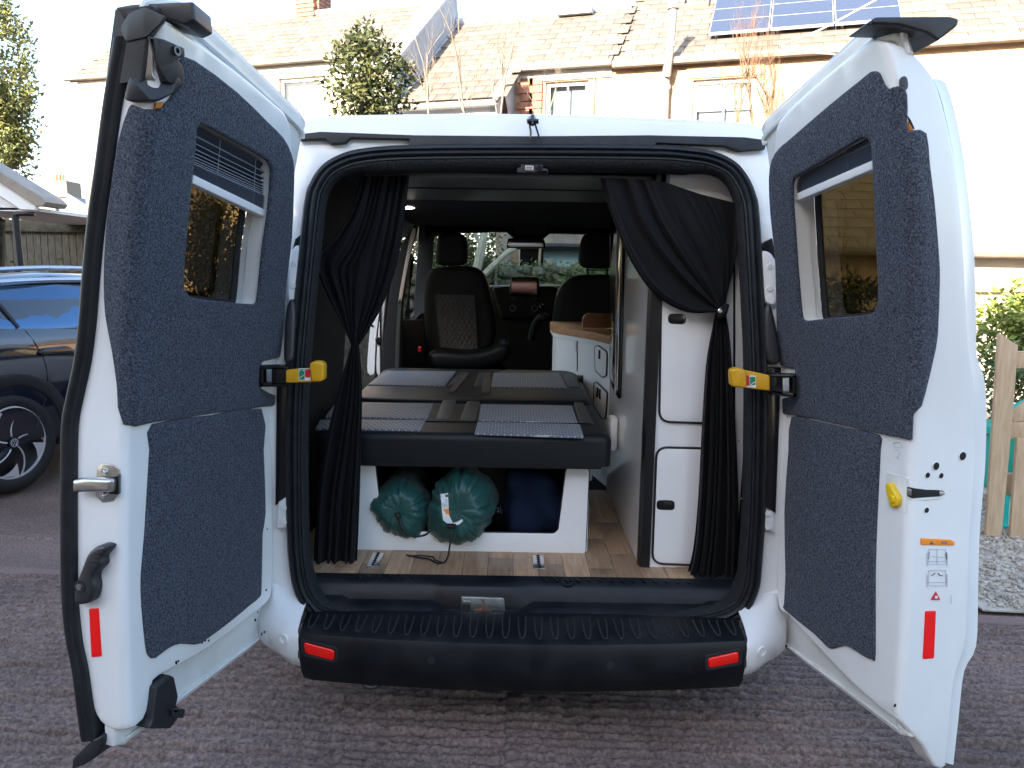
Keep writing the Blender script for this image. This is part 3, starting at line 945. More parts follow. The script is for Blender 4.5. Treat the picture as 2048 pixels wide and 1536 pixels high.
# ---- left door hardware
rub_in = [(262, 75), (240, 200), (222, 330), (205, 450), (195, 550), (188, 640), (178, 720), (163, 790), (152, 850), (150, 950), (150, 1100), (152, 1200), (160, 1280), (172, 1340), (182, 1420), (190, 1480)]
IN = [DL.at(x + 6, y) for x, y in rub_in]
rings = []
for k, p in enumerate(sm(IN, 4)):
    o = -DL.n
    dd = DL.d
    rings.append([p - dd * .03, p + dd * .006, p + dd * .012 + o * .006, p + dd * .012 + o * .018, p + dd * .017 + o * .022, p + dd * .020 + o * .034, p + dd * .014 + o * .044, p - dd * .01 + o * .048, p - dd * .05 + o * .045])
MB().loft(rings, False).build('edge_seal', 'rubber', doorL, 50)
# top corner of the seal, wedge of the roof spoiler, black cap
DL.flat('seal_cap', [(250, 60), (268, 30), (300, 18), (332, 38), (318, 60), (305, 78), (262, 88)], 'black_plastic', doorL, .016, -.05, r=.003, rc=.008, smooth=20)
def wedge(name, px, Y, th, m, parent):
    return MB().slab(rpoly(pxz(px, Y), .006), XY(Y), 0, th, r=.006).build(name, m, parent)
wedge('spoiler_end', [(229, 14), (262, 8), (386, 2), (390, 40), (370, 50), (300, 30), (250, 42)], 1.80, .10, 'black_plastic', doorL)
wedge('spoiler_end', [(1733, 48), (1752, 33), (1900, 32), (1919, 37), (1917, 50), (1876, 82), (1855, 66), (1800, 50)], 1.86, .10, 'black_plastic', doorR)
zz_ = [1.93, 1.97, 2.01, 2.05, 2.085]
cap_o = [(DL.uf(z) + .012, z) for z in zz_] + [(DL.uf(2.08) - .075, 2.10), (DL.uf(2.04) - .07, 2.055), (DL.uf(2.0) - .03, 2.0), (DL.uf(1.95) - .015, 1.94)]
MB().slab(cap_o, DL.pt, -.020, -.125, r=.01).build('seal_cap', 'black_plastic', doorL)
# upper lock
lk = DL.flat('upper_lock', [(306, 77), (322, 80), (356, 98), (357, 114), (344, 120), (352, 132), (356, 150), (352, 174), (336, 172), (320, 165), (312, 135)], 'black_plastic', doorL, .020, .0, r=.004, rc=.003)
DL.flat('lock_plate', [(292, 82), (310, 78), (307, 150), (312, 160), (276, 160), (284, 120)], 'steel', lk, .008, .0, r=.002, rc=.005)
MB().disc(DL.at(338, 103, .020), DL.nrm(338, 103), .011, .004, 16, hole=.006).build('lock_screw', 'gloss_black', lk)
DL.flat('lock_shelf', [(272, 160), (345, 156), (350, 170), (336, 186), (306, 206), (268, 206), (262, 200)], 'black_plastic', lk, .022, .004, r=.004, rc=.008)
DL.flat('glue_mark', [(308, 206), (320, 204), (314, 217), (306, 218)], 'orange_glue', lk, .013, .0, r=.001)
# striker on the closing edge
st = DL.flat('lock_striker', [(196, 936), (206, 927), (228, 929), (241, 940), (239, 986), (228, 1001), (206, 1004), (193, 990)], 'steel', doorL, .004, .0, r=.0015)
q = [(166, 954), (186, 951), (240, 953), (240, 978), (186, 978), (166, 979)]
DL.flat('striker_bar', q, 'steel', st, .034, .012, r=.008, rc=.006)
DL.flat('striker_bracket', [(228, 950), (242, 948), (242, 986), (230, 984)], 'gloss_black', st, .02, .0, r=.002)
for y in (942, 989):
    MB().disc(DL.at(213 if y < 960 else 210, y, .004), DL.nrm(213, y), .0085, .005, 14).disc(DL.at(213 if y < 960 else 210, y, .0085), DL.nrm(213, y), .003, .003, 6).build('striker_screw', 'aluminium', st)
# pull handle
hd = DL.flat('pull_handle', [(166, 1162), (172, 1150), (180, 1130), (190, 1105), (203, 1090), (219, 1084), (232, 1087), (232, 1092), (224, 1102), (218, 1110), (219, 1124), (205, 1140), (203, 1152), (205, 1170), (198, 1195), (178, 1202), (166, 1198), (164, 1180)], 'black_plastic', doorL, .028, .0, r=.009, n=3)
MB().disc(DL.at(178, 1165, .028), DL.nrm(178, 1165), .009, .004, 14).build('handle_screw', 'steel', hd)
MB().disc(DL.at(178, 1165, .026), DL.nrm(178, 1165), .017, .004, 18, hole=.010).build('handle_ring', 'black_plastic', hd)
for k in range(4):
    a, b = DL.at(199 + 4 * k, 1122 - 8 * k, .0285), DL.at(211 + 4 * k, 1124 - 9 * k, .0285)
    MB().tube([a, b], .0022, 5).build('handle_rib', 'black_plastic', hd)
DL.flat('red_reflector', [(179, 1217), (198, 1216), (204, 1312), (184, 1314)], 'red_tape', doorL, .0025, .0, r=.001, rc=.004)
# foot of the door: lower bolt housing and seal end
lb = DL.flat('lower_bolt_housing', [(299, 1372), (330, 1348), (338, 1352), (346, 1390), (342, 1408), (350, 1415), (350, 1428), (338, 1445), (330, 1455), (285, 1455), (292, 1436)], 'black_plastic', doorL, .02, -.05, r=.006, rc=.004)
DL.flat('bolt_pin', [(326, 1412), (352, 1414), (348, 1432), (326, 1430)], 'black_plastic', lb, .034, .015, r=.004, rc=.004)
DL.flat('seal_foot', [(186, 1478), (212, 1466), (212, 1482), (204, 1506), (176, 1525), (150, 1535), (152, 1512)], 'black_plastic', doorL, .012, -.04, r=.005, rc=.006)
# scuffs by the sill
sc = MB()
rr = random.Random(5)
for x, y in ((404, 1284), (410, 1280), (417, 1281), (352, 1325), (356, 1322), (515, 1224), (523, 1268), (528, 1264), (534, 1058), (532, 1180), (510, 1240), (540, 1262)):
    p = DL.at(x, y, .001)
    sc.box(p, (.003, rr.uniform(.003, .007), rr.uniform(.002, .010)), Matrix.Rotation(rr.uniform(0, 3), 3, 'X'))
sc.build('scuff_marks', 'hole_dark', doorL)['kind'] = 'stuff'

# ---- right door hardware
for name, x, y, rad in (('edge_hole', 1924, 912, .0115), ('edge_hole', 1871, 932, .0105), ('edge_hole', 1854, 950, .0075), ('edge_hole', 1881, 951, .0075), ('edge_hole', 1852, 1020, .0075)):
    nn = DR.nrm(x, y)
    MB().disc(DR.at(x, y, .0008), nn, rad, .0022, 18).build(name, 'hole_dark', doorR)
    MB().disc(DR.at(x, y, .0004), nn, rad * 1.2, .0022, 18, hole=rad).build('hole_rim', 'paint', doorR)
sl_ = DR.flat('latch_slot', [(1815, 974), (1823, 976), (1850, 979), (1876, 980), (1887, 982), (1888, 988), (1878, 992), (1850, 994), (1823, 997), (1815, 992)], 'hole_dark', doorR, .0035, -.004, r=.001, rc=.003)
DR.flat('slot_tongue', [(1876, 982), (1886, 983), (1886, 989), (1876, 990)], 'steel', sl_, .0055, .001, r=.001)
DR.flat('slot_tongue', [(1816, 977), (1822, 979), (1822, 993), (1816, 990)], 'steel', sl_, .0055, .001, r=.001)
DR.flat('slot_lip', [(1818, 995), (1850, 996), (1880, 993), (1880, 997), (1850, 1000), (1822, 1000)], 'paint_flange', sl_, .003, .0, r=.001)
rec = DR.flat('release_recess', [(1773, 943), (1818, 956), (1815, 1030), (1775, 1015)], 'paint_flange', doorR, .002, -.001, r=.001, rc=.006)
DR.flat('release_lever', [(1779, 970), (1783, 965), (1790, 968), (1797, 982), (1804, 992), (1803, 1008), (1796, 1014), (1788, 1011), (1784, 996), (1780, 984)], 'yellow_bright', rec, .016, .001, r=.005, n=3)
DR.flat('lever_boss', [(1792, 988), (1800, 992), (1800, 1004), (1794, 1006)], 'yellow_bright', rec, .022, .012, r=.003, rc=.004)
DR.flat('warning_label', [(1841, 1076), (1880, 1078), (1900, 1079), (1907, 1083), (1907, 1090), (1841, 1089)], 'sticker_orange', doorR, .003, .0, r=.0004, rc=.002)
pr = MB()
def stroke(D, pts, r_=.0009, mb=None):
    mb = mb or MB()
    return mb.tube([D.at(x, y, .0022) for x, y in pts], r_, 4)
# pictograms printed on the edge: two rear views of a van, warning triangle, vertical small print
for y0, doors in ((1098, False), (1140, True)):
    g = MB()
    stroke(DR, [(1857, y0), (1890, y0), (1891, y0 + 30), (1855, y0 + 30), (1857, y0)], mb=g)
    stroke(DR, [(1853, y0 + 8), (1853, y0 + 34)], mb=g); stroke(DR, [(1893, y0 + 8), (1893, y0 + 34)], mb=g)
    stroke(DR, [(1856, y0 + 24), (1890, y0 + 24)], mb=g)
    if not doors:
        stroke(DR, [(1873, y0), (1873, y0 + 30)], mb=g); stroke(DR, [(1862, y0 + 14), (1886, y0 + 16)], mb=g)
    g.build('van_pictogram', 'print_grey', doorR)
    a = MB()
    if doors:
        stroke(DR, [(1861, y0 + 10), (1866, y0 + 9), (1869, y0 + 5)], .0013, a); stroke(DR, [(1875, y0 + 6), (1879, y0 + 10), (1884, y0 + 11)], .0013, a)
    else:
        stroke(DR, [(1857, y0 + 5), (1856, y0 + 20)], .0013, a); stroke(DR, [(1891, y0 + 6), (1892, y0 + 20)], .0013, a)
    a.build('pictogram_arrow', 'print_dark', doorR)
g = MB()
for k in range(9):
    stroke(DR, [(1901, 1190 + 2 * k), (1902, 1190.8 + 2 * k)], .0008, g)
g.build('small_print', 'print_grey', doorR)['kind'] = 'stuff'
DR.flat('warning_triangle', [(1871, 1183), (1879, 1199), (1861, 1199)], 'sticker_red', doorR, .003, .0, r=.0004)
DR.flat('triangle_dot', [(1868, 1191), (1873, 1191), (1873, 1196), (1868, 1196)], 'sticker_white', doorR, .0038, .003, r=0)
DR.flat('label_triangle', [(1861, 1081), (1866, 1088), (1857, 1088)], 'print_dark', doorR, .0038, .003, r=0)
for k in range(3):
    g = MB(); stroke(DR, [(1880, 1082 + 2 * k), (1892, 1082.5 + 2 * k)], .0007, g)
    for q in range(len(g.v)):
        g.v[q] = tuple(Vector(g.v[q]) + DR.nrm(1886, 1085) * .0014)
    g.build('label_line', 'print_dark', doorR)
DR.flat('red_reflector', [(1850, 1222), (1871, 1221), (1867, 1316), (1845, 1318)], 'red_tape', doorR, .0025, .0, r=.001, rc=.004)
g = MB()      # faint pressed pictogram below the carpet
stroke(DR, [(1787, 890), (1790, 885), (1800, 884), (1804, 891), (1805, 896), (1788, 893)], .0008, g)
stroke(DR, [(1790, 900), (1796, 899), (1801, 905), (1797, 916), (1792, 912), (1799, 920)], .0007, g)
g.build('pressed_pictogram', 'print_grey', doorR)
DR.flat('panel_eyelet', [(1798, 160), (1806, 153), (1812, 160), (1812, 178), (1800, 180)], 'black_plastic', doorR, .006, -.002, r=.002, n=3)
DR.flat('glue_mark', [(1815, 244), (1826, 262), (1814, 262)], 'orange_glue', doorR, .004, .0, r=.001)
DR.flat('panel_notch', [(1814, 232), (1820, 240), (1828, 258), (1820, 256)], 'hole_dark', doorR, .003, .0, r=.001)
DR.flat('drain_hole', [(1788, 1410), (1792, 1408), (1793, 1414), (1789, 1416)], 'hole_dark', doorR, .001, -.001, r=0)
MB().disc(DR.at(1573, 1292, .0) + Vector((0, 0, -.0)), DR.nrm(1600, 1200), .004, .003, 8).build('drain_hole', 'hole_dark', doorR)
# outward step of the skin beyond the closing edge (the silhouette to the right)
silR = [(1884, 122), (1901, 163), (1921, 228), (1934, 293), (1944, 368), (1953, 449), (1959, 530), (1962, 640), (1962, 706), (1971, 738), (1979, 766), (1982, 826), (1980, 925), (1974, 1000), (1968, 1078), (1965, 1190), (1961, 1297), (1937, 1347), (1926, 1438), (1915, 1536)]
pan = [(1868, 152), (1885, 190), (1900, 250), (1914, 320), (1924, 390), (1931, 470), (1935, 560), (1938, 640), (1942, 700), (1949, 745), (1953, 775), (1955, 830), (1954, 925), (1950, 1000), (1943, 1078), (1940, 1190), (1934, 1290), (1914, 1350), (1902, 1440), (1890, 1530)]
ra, rb_, rc_ = [], [], []
for (x, y), (x2, y2) in zip(silR, pan):
    a, z = DR.sz(x2, y2)
    a2, z2 = DR.sz(x, y)
    first = not ra
    ra.append(DR.fp(a - .004, z, -.004)); rb_.append(DR.fp(a + .006, z, -.012)); rc_.append(DR.fp(a + .009, z, -.02) if first else DR.fp(max(a2, a + .012), z2, -.014))
rd = [p - DR.d * .06 for p in rc_]
MB().loft([sm(ra, 3), sm(rb_, 3), sm(rc_, 3), sm(rd, 3)], False).build('skin_flange', 'paint', doorR, 50)

# ---- yellow check straps
def strap(px_arm, px_hook, px_label, px_brk, tilt, Y):
    arm = MB().slab(rpoly(pxz(px_arm, Y), .006), XY(Y), 0, .014, r=.004).build('check_strap', 'yellow_plastic', van)
    MB().slab(rpoly(pxz(px_hook, Y - .012), .01), XY(Y - .012), 0, .034, r=.006).build('strap_hook', 'yellow_plastic', arm)
    (x0, y0), (x1, y1) = px_label
    MB().slab(pxz([(x0, y0), (x1, y0 + tilt), (x1, y1 + tilt), (x0, y1)], Y - .0015), XY(Y - .0015), 0, .0015).build('strap_label', 'sticker_white', arm)
    xm = (x0 + x1) / 2
    g, r_ = ('sticker_green', 'sticker_red') if tilt <= 0 else ('sticker_red', 'sticker_green')
    MB().slab(pxz([(x0 + 1.2, y0 + 1.5), (xm - .6, y0 + 1.5), (xm - .6, y1 - 1.5), (x0 + 1.2, y1 - 1.5)], Y - .0025), XY(Y - .0025), 0, .001).build('label_panel', g, arm)
    MB().slab(pxz([(xm + .6, y0 + 1.5 + tilt), (x1 - 1.2, y0 + 1.5 + tilt), (x1 - 1.2, y1 - 6 + tilt), (xm + .6, y1 - 6 + tilt)], Y - .0025), XY(Y - .0025), 0, .001).build('label_panel', r_, arm)
    if tilt <= 0:
        gx0, gx1 = x0 + 2, xm - 1.5
    else:
        gx0, gx1 = xm + 2, x1 - 2
    MB().tube([P(gx0, y1 - 5 + tilt * .5, Y - .003), P(gx1, y1 - 11 + tilt * .5, Y - .003)], .0011, 4).build('label_mark', 'sticker_white', arm)
    for dx, dy in ((gx0 + 1, y0 + 4), (gx1 - 1, y0 + 4)):
        MB().disc(P(dx, dy, Y - .0028), (0, -1, 0), .002, .001, 8).build('label_mark', 'sticker_white', arm)
    b = MB()
    for seg in px_brk:
        b.slab(rpoly(pxz(seg, Y + .002), .002), XY(Y + .002), 0, .03, r=.002)
    b.build('strap_bracket', 'gloss_black', arm)
strap([(571, 740), (622, 736), (640, 736), (640, 764), (571, 766)], [(618, 726), (632, 722), (648, 727), (648, 760), (640, 764), (622, 763)], ((597, 737), (622, 761)), [[(519, 731), (570, 731), (570, 739), (519, 739)], [(519, 735), (527, 735), (527, 774), (519, 774)], [(519, 765), (571, 765), (571, 774), (519, 774)], [(543, 734), (575, 734), (575, 770), (543, 770)]], 0, 2.345)
strap([(1464, 742), (1488, 740), (1540, 751), (1540, 782), (1488, 776), (1464, 774)], [(1462, 740), (1476, 736), (1494, 741), (1494, 777), (1476, 775), (1463, 773)], ((1487, 749), (1512, 773)), [[(1540, 748), (1593, 748), (1593, 756), (1540, 756)], [(1585, 750), (1593, 750), (1593, 795), (1585, 795)], [(1540, 780), (1593, 786), (1593, 796), (1545, 790)], [(1537, 752), (1566, 752), (1566, 790), (1537, 784)]], 3, 2.345)

# ------------------------------------------------------------------ van interior: floor, linings, cab front
def oak_mat():
    m = mat('oak', (.27, .15, .075), .42, col2=(.44, .29, .17), vscale=9, vdetail=6, contrast=(.3, .72), stretch=(9, .9, 9), bump=.12, bscale=60)
    N, L = m.node_tree.nodes, m.node_tree.links
    b = N['Principled BSDF']
    src = b.inputs['Base Color'].links[0].from_socket
    oi = N.new('ShaderNodeObjectInfo')
    hs = N.new('ShaderNodeHueSaturation')
    mr = N.new('ShaderNodeMapRange'); mr.inputs['To Min'].default_value = .62; mr.inputs['To Max'].default_value = 1.25
    L.new(oi.outputs['Random'], mr.inputs[0]); L.new(mr.outputs[0], hs.inputs['Value'])
    hs.inputs['Saturation'].default_value = .95
    L.new(src, hs.inputs['Color']); L.new(hs.outputs[0], b.inputs['Base Color'])
    return m
oak_mat()
mat('beech', (.30, .13, .05), .4, col2=(.44, .22, .095), vscale=7, stretch=(6, 1, 6), contrast=(.3, .7))
floor = MB().box((XC, 4.40, FLOOR - .03), (1.78, 3.7, .04)).build('van_floor', 'lining_dark', van)
rg_ = random.Random(11)
x = -.80
while x < .60:
    w = .0905
    y = YR + .130 - rg_.uniform(0, .3)
    while y < 3.6:
        ln = rg_.uniform(.3, .5)
        y0, y1 = max(y, YR + .130), min(y + ln, 3.7)
        if y1 - y0 > .03:
            MB().box((x + w / 2, (y0 + y1) / 2, FLOOR - .005), (w - .0012, y1 - y0 - .0012, .010), None, .0012).build('floor_plank', 'oak', floor)
        y += ln
    x += w
# seat rails let into the floor
for xr_, nm in ((-.487, 0), (.107, 1)):
    rail = MB().box((xr_, 2.68, FLOOR + .0025), (.040, .13, .004), None, .001).build('floor_rail', 'aluminium', van)
    for k in range(7):
        MB().disc((xr_, 2.625 + k * .019, FLOOR + .0042), (0, 0, 1), .0075, .0008, 10).build('rail_slot', 'hole_dark', rail)
    MB().box((xr_, 2.68, FLOOR + .0048), (.007, .128, .0008)).build('rail_groove', 'hole_dark', rail)
# linings
rgs = [[Vector((XC - .86, y, .44)), Vector((XC - .86, y, .95)), Vector((XC - .83, y, 1.35)), Vector((XC - .76, y, 1.72)), Vector((XC - .70, y, 1.86))] for y in (YR + .20, 2.9, 3.3, 3.60)]
MB().loft(rgs, False).build('wall_lining', 'lining_dark', van)
rgs = [[Vector((XC + .86, y, .44)), Vector((XC + .86, y, .95)), Vector((XC + .83, y, 1.35)), Vector((XC + .76, y, 1.72)), Vector((XC + .70, y, 1.86))] for y in (YR + .20, 3.5, 5.0, 6.2)]
MB().loft(rgs, False).build('wall_lining', 'lining_dark', van)
MB().box((XC, 4.50, 1.875), (1.60, 3.8, .03)).build('headliner', 'lining_dark', van)
MB().box((XC - .02, 3.14, 1.848), (1.10, .86, .016), None, .004).build('ceiling_board', 'ceiling_board', van)
MB().box((XC - .02, 3.05, 1.838), (1.10, .006, .004)).build('board_seam', 'lining_dark', van)
# lit ceiling spotlight
sp = PZ(814, 415, 1.853)
spot = MB().disc(sp + Vector((0, 0, .006)), (0, 0, -1), .052, .008, 24, hole=.040).build('ceiling_lamp', 'chrome', van)
MB().disc(sp + Vector((0, 0, .005)), (0, 0, -1), .040, .008, 24).build('lamp_lens', 'lamp_lit', spot)
# cab front: windscreen surround
def bulk(x, z, w):
    return Vector((x, 6.12 + .62 * max(0, 1.86 - z) + w, z))
wsx = [(868, 468), (1000, 464), (1225, 470), (1260, 476), (1282, 570), (1100, 576), (900, 580), (862, 578)]
def wsuv(x, y):
    z = 1.5
    for _ in range(25):
        q = P(x, y, 6.12 + .62 * (1.86 - z)); z = .5 * z + .5 * q.z
    return (q.x, q.z)
hole = rpoly([wsuv(x, y) for x, y in wsx], .05)
outer = [(XC - .9, .45), (XC + .9, .45), (XC + .9, 1.2), (XC + .8, 1.88), (XC - .8, 1.88), (XC - .9, 1.2)]
MB().slab(outer, bulk, 0, .05, holes=[hole], r=.01, step=.2).build('windscreen_surround', 'pillar_grey', van)
MB().slab(inset([Vector(q) for q in hole], -.03), bulk, .03, .034).build('windscreen', 'glass_clear', van)
MB().slab(pxz([(845, 430), (1235, 432), (1235, 466), (1100, 466), (1085, 480), (1030, 478), (1012, 462), (880, 466), (850, 478)], 5.9), XY(5.9), 0, .12, r=.02).build('overhead_shelf', 'lining_dark', van)
MB().slab(rpoly(pxz([(1022, 446), (1098, 446), (1086, 470), (1034, 470)], 5.86), .02), XY(5.86), 0, .04, r=.01).build('overhead_console', 'pillar_grey', van)
mr_ = MB().slab(rpoly(pxz([(1016, 476), (1088, 477), (1094, 496), (1012, 496)], 5.9), .02), XY(5.9), 0, .05, r=.012).build('rear_view_mirror', 'gloss_black', van)
MB().slab(rpoly(pxz([(1019, 478), (1086, 479), (1090, 494), (1016, 494)], 5.885), .016), XY(5.885), 0, .012, r=.002).build('mirror_glass', 'chrome', mr_)
# dashboard
dq = [(862, 600), (900, 584), (960, 574), (1020, 571), (1110, 571), (1200, 574), (1240, 580), (1240, 780), (862, 780)]
dash = MB().slab(rpoly(pxz(dq, 6.0), .03), XY(6.0), 0, .5, r=.05).build('dashboard', 'dash_black', van)
MB().slab(rpoly(pxz([(982, 575), (1020, 572), (1110, 572), (1122, 580), (1105, 640), (1000, 640)], 5.93), .03), XY(5.93), 0, .09, r=.03).build('centre_stack', 'dash_black', dash)
sc_ = MB().slab(rpoly(pxz([(1022, 554), (1074, 554), (1078, 558), (1079, 590), (1074, 594), (1020, 592), (1018, 588)], 5.86), .012), XY(5.86), 0, .03, r=.005).build('touch_screen', 'gloss_black', dash)
MB().slab(rpoly(pxz([(1023, 557), (1074, 557), (1075, 589), (1021, 588)], 5.857), .006), XY(5.852), 0, .008, r=.001).build('screen_pane', 'screen_glass', sc_)
for x, y, r_, in ((1026, 596, .016), (1070, 596, .016), (1025, 617, .025), (1069, 617, .025)):
    MB().disc(P(x, y, 5.91), (0, -1, .15), r_, .012, 18, hole=r_ * .8).build('dial_ring', 'chrome', dash)
    MB().disc(P(x, y, 5.915), (0, -1, .15), r_ * .78, .016, 16).build('dial_knob', 'dash_black', dash)
MB().tube([P(1040, 597, 5.91), P(1058, 597, 5.91)], .002, 4).build('trim_line', 'chrome', dash)
for x, y in ((994, 596), (1093, 590)):
    MB().slab(rpoly(pxz([(x - 5, y - 5), (x + 5, y - 5), (x + 4, y + 5), (x - 4, y + 5)], 5.97), .01), XY(5.97), 0, .02, r=.004).build('air_vent', 'steel', dash)
gl = MB().tube(sm([P(1062, 680, 5.6), P(1070, 650, 5.6), P(1080, 636, 5.58)], 4), .028, 8).build('gear_lever', 'dash_black', dash)
MB().sphere(P(1086, 634, 5.57), (.045, .03, .03), 12, 8).build('gear_knob', 'grey_vinyl', gl)
MB().sphere(P(1083, 615, 5.6), (.02, .02, .03), 10, 6).build('lever_top', 'gloss_black', gl)
# B pillar on the left where the sliding door stands open
def px_slab(name, px, Y, th, m, r=.006, parent=van, n=3, rc=0):
    o = pxz(px, Y)
    o = rpoly(o, rc) if rc else sm([Vector(q) for q in o], n, True)
    return MB().slab(o, XY(Y), 0, th, r=r).build(name, m, parent)
bp = px_slab('door_pillar', [(772, 556), (757, 580), (743, 640), (736, 700), (735, 745), (749, 745), (751, 690), (757, 635), (767, 590)], 4.94, .06, 'paint')
px_slab('door_pillar', [(774, 566), (762, 615), (755, 680), (753, 745), (764, 745), (765, 680), (769, 620)], 4.92, .06, 'paint')
MB().disc(P(745, 652, 4.935), (0, -1, 0), .008, .004, 10).build('pillar_hole', 'hole_dark', bp)
px_slab('door_striker', [(750, 678), (756, 674), (762, 678), (762, 690), (754, 690)], 4.905, .02, 'gloss_black', .003, bp, 1)
px_slab('pillar_trim', [(826, 452), (800, 500), (783, 560), (772, 640), (766, 700), (766, 760), (800, 760), (800, 650), (805, 590), (815, 520), (832, 456)], 4.88, .10, 'lining_dark')
px_slab('seat_belt', [(829, 456), (822, 466), (809, 530), (797, 600), (803, 602), (815, 535), (830, 470)], 4.86, .012, 'beige_trim', .002)
px_slab('seat_belt', [(797, 603), (793, 660), (790, 745), (797, 745), (800, 660), (803, 604)], 4.86, .012, 'grey_vinyl', .002)
px_slab('cab_door_trim', [(800, 640), (850, 640), (850, 745), (800, 745)], 5.6, .05, 'lining_dark', .01, van, 1)
# window of the front left door
wp = [Vector((XC - .93, 5.14, 1.14)), Vector((XC - .91, 6.22, 1.14)), Vector((XC - .84, 6.0, 1.62)), Vector((XC - .83, 5.14, 1.72))]
MB().quad(*wp).build('side_window', 'glass_tint', van, 0)
MB().tube(wp + [wp[0]], .02, 6).build('window_frame', 'rubber', van)
MB().box((XC - .90, 5.02, 1.1), (.012, .22, 1.3)).build('pillar_lining', 'lining_dark', van)
MB().box((XC - .90, 5.72, .75), (.012, 1.16, .74)).build('cab_door_lining', 'lining_dark', van)

# ------------------------------------------------------------------ swivelled front seats
def quilt(name, px, Y, parent, m, cell=.034, depth=.006):
    o = pxz(px, Y)
    xs_, zs_ = [q[0] for q in o], [q[1] for q in o]
    n, k = 56, 72
    rows = []
    for j in range(k + 1):
        z = lerp(min(zs_), max(zs_), j / k)
        zt_ = (z - min(zs_)) / (max(zs_) - min(zs_))
        xa, xb = lerp(min(o[2][0], o[3][0]), min(o[0][0], o[1][0]), zt_), lerp(max(o[2][0], o[3][0]), max(o[0][0], o[1][0]), zt_)
        row = []
        for i in range(n + 1):
            x = lerp(xa, xb, i / n)
            a, b = (x + z * .62) / cell, (x - z * .62) / cell
            h = (abs(math.sin(math.pi * a)) * abs(math.sin(math.pi * b))) ** .5
            row.append(Vector((x, Y - depth * h + .02 * ((i / n - .5) ** 2), z)))
        rows.append(row)
    return MB().loft(rows, False).build(name, m, parent, 0)
mat('quilt_grey', (.085, .086, .088), .7, bump=.3, bscale=500)
sl_base = P(920, 735, 5.25)
seatL = thing('front_seat', 'black left front seat swivelled to face us, grey quilted centre panel', 'seat', (sl_base.x, 5.3, FLOOR), 'front seats of the van')
bk = px_slab('backrest', [(860, 540), (880, 534), (930, 532), (955, 537), (972, 556), (984, 600), (991, 640), (990, 676), (975, 702), (920, 712), (870, 711), (853, 694), (847, 640), (847, 590), (851, 556)], 5.28, .16, 'seat_black', .05, seatL, 3)
quilt('quilted_panel', [(870, 592), (948, 590), (955, 700), (882, 701)], 5.266, bk, 'quilt_grey')
for a, b in (((869, 592), (881, 702)), ((949, 590), (956, 701))):
    MB().tube([P(*a, 5.268), P(*b, 5.268)], .004, 5).build('piping', 'grey_vinyl', bk)
px_slab('headrest', [(874, 480), (880, 468), (905, 464), (924, 468), (932, 480), (934, 510), (930, 526), (915, 531), (885, 531), (873, 526), (871, 505)], 5.26, .11, 'seat_black', .035, seatL, 3)
for x in (888, 918):
    MB().tube([P(x, 526, 5.31), P(x, 540, 5.33)], .007, 6).build('headrest_post', 'chrome', seatL)
cu_ = px_slab('seat_cushion', [(856, 708), (880, 702), (930, 706), (975, 700), (1000, 689), (1018, 692), (1020, 706), (1005, 725), (960, 738), (880, 738), (860, 728)], 5.02, .40, 'black_vinyl', .04, seatL, 3)
MB().box((sl_base.x, 5.3, FLOOR + .15), (.4, .4, .3), None, .02).build('seat_base', 'dash_black', seatL)
px_slab('belt_buckle', [(836, 694), (842, 694), (842, 704), (836, 704)], 5.05, .03, 'red_tape', .003, seatL, 1)
sr_ = P(1195, 650, 5.2)
seatR = thing('front_seat', 'plain black right front seat standing behind the wooden kitchen worktop', 'seat', (sr_.x, 5.3, FLOOR), 'front seats of the van')
px_slab('backrest', [(1112, 600), (1122, 575), (1140, 556), (1165, 550), (1215, 549), (1260, 556), (1275, 600), (1275, 700), (1255, 730), (1120, 730), (1106, 690), (1106, 650)], 5.28, .16, 'seat_black', .05, seatR, 3)
px_slab('headrest', [(1164, 482), (1172, 468), (1196, 464), (1222, 468), (1234, 484), (1234, 520), (1226, 534), (1200, 538), (1170, 535), (1160, 525), (1160, 505)], 5.26, .11, 'seat_black', .035, seatR, 3)
for x in (1175, 1214):
    MB().tube([P(x, 530, 5.31), P(x, 556, 5.33)], .008, 6).build('headrest_post', 'chrome', seatR)
MB().tube([P(1172, 540, 5.30), P(1220, 540, 5.30)], .005, 6).build('headrest_guide', 'chrome', seatR)
MB().box((sr_.x, 5.15, FLOOR + .30), (.5, .5, .14), None, .04).build('seat_cushion', 'seat_black', seatR)
MB().box((sr_.x, 5.2, FLOOR + .12), (.4, .4, .24), None, .02).build('seat_base', 'dash_black', seatR)

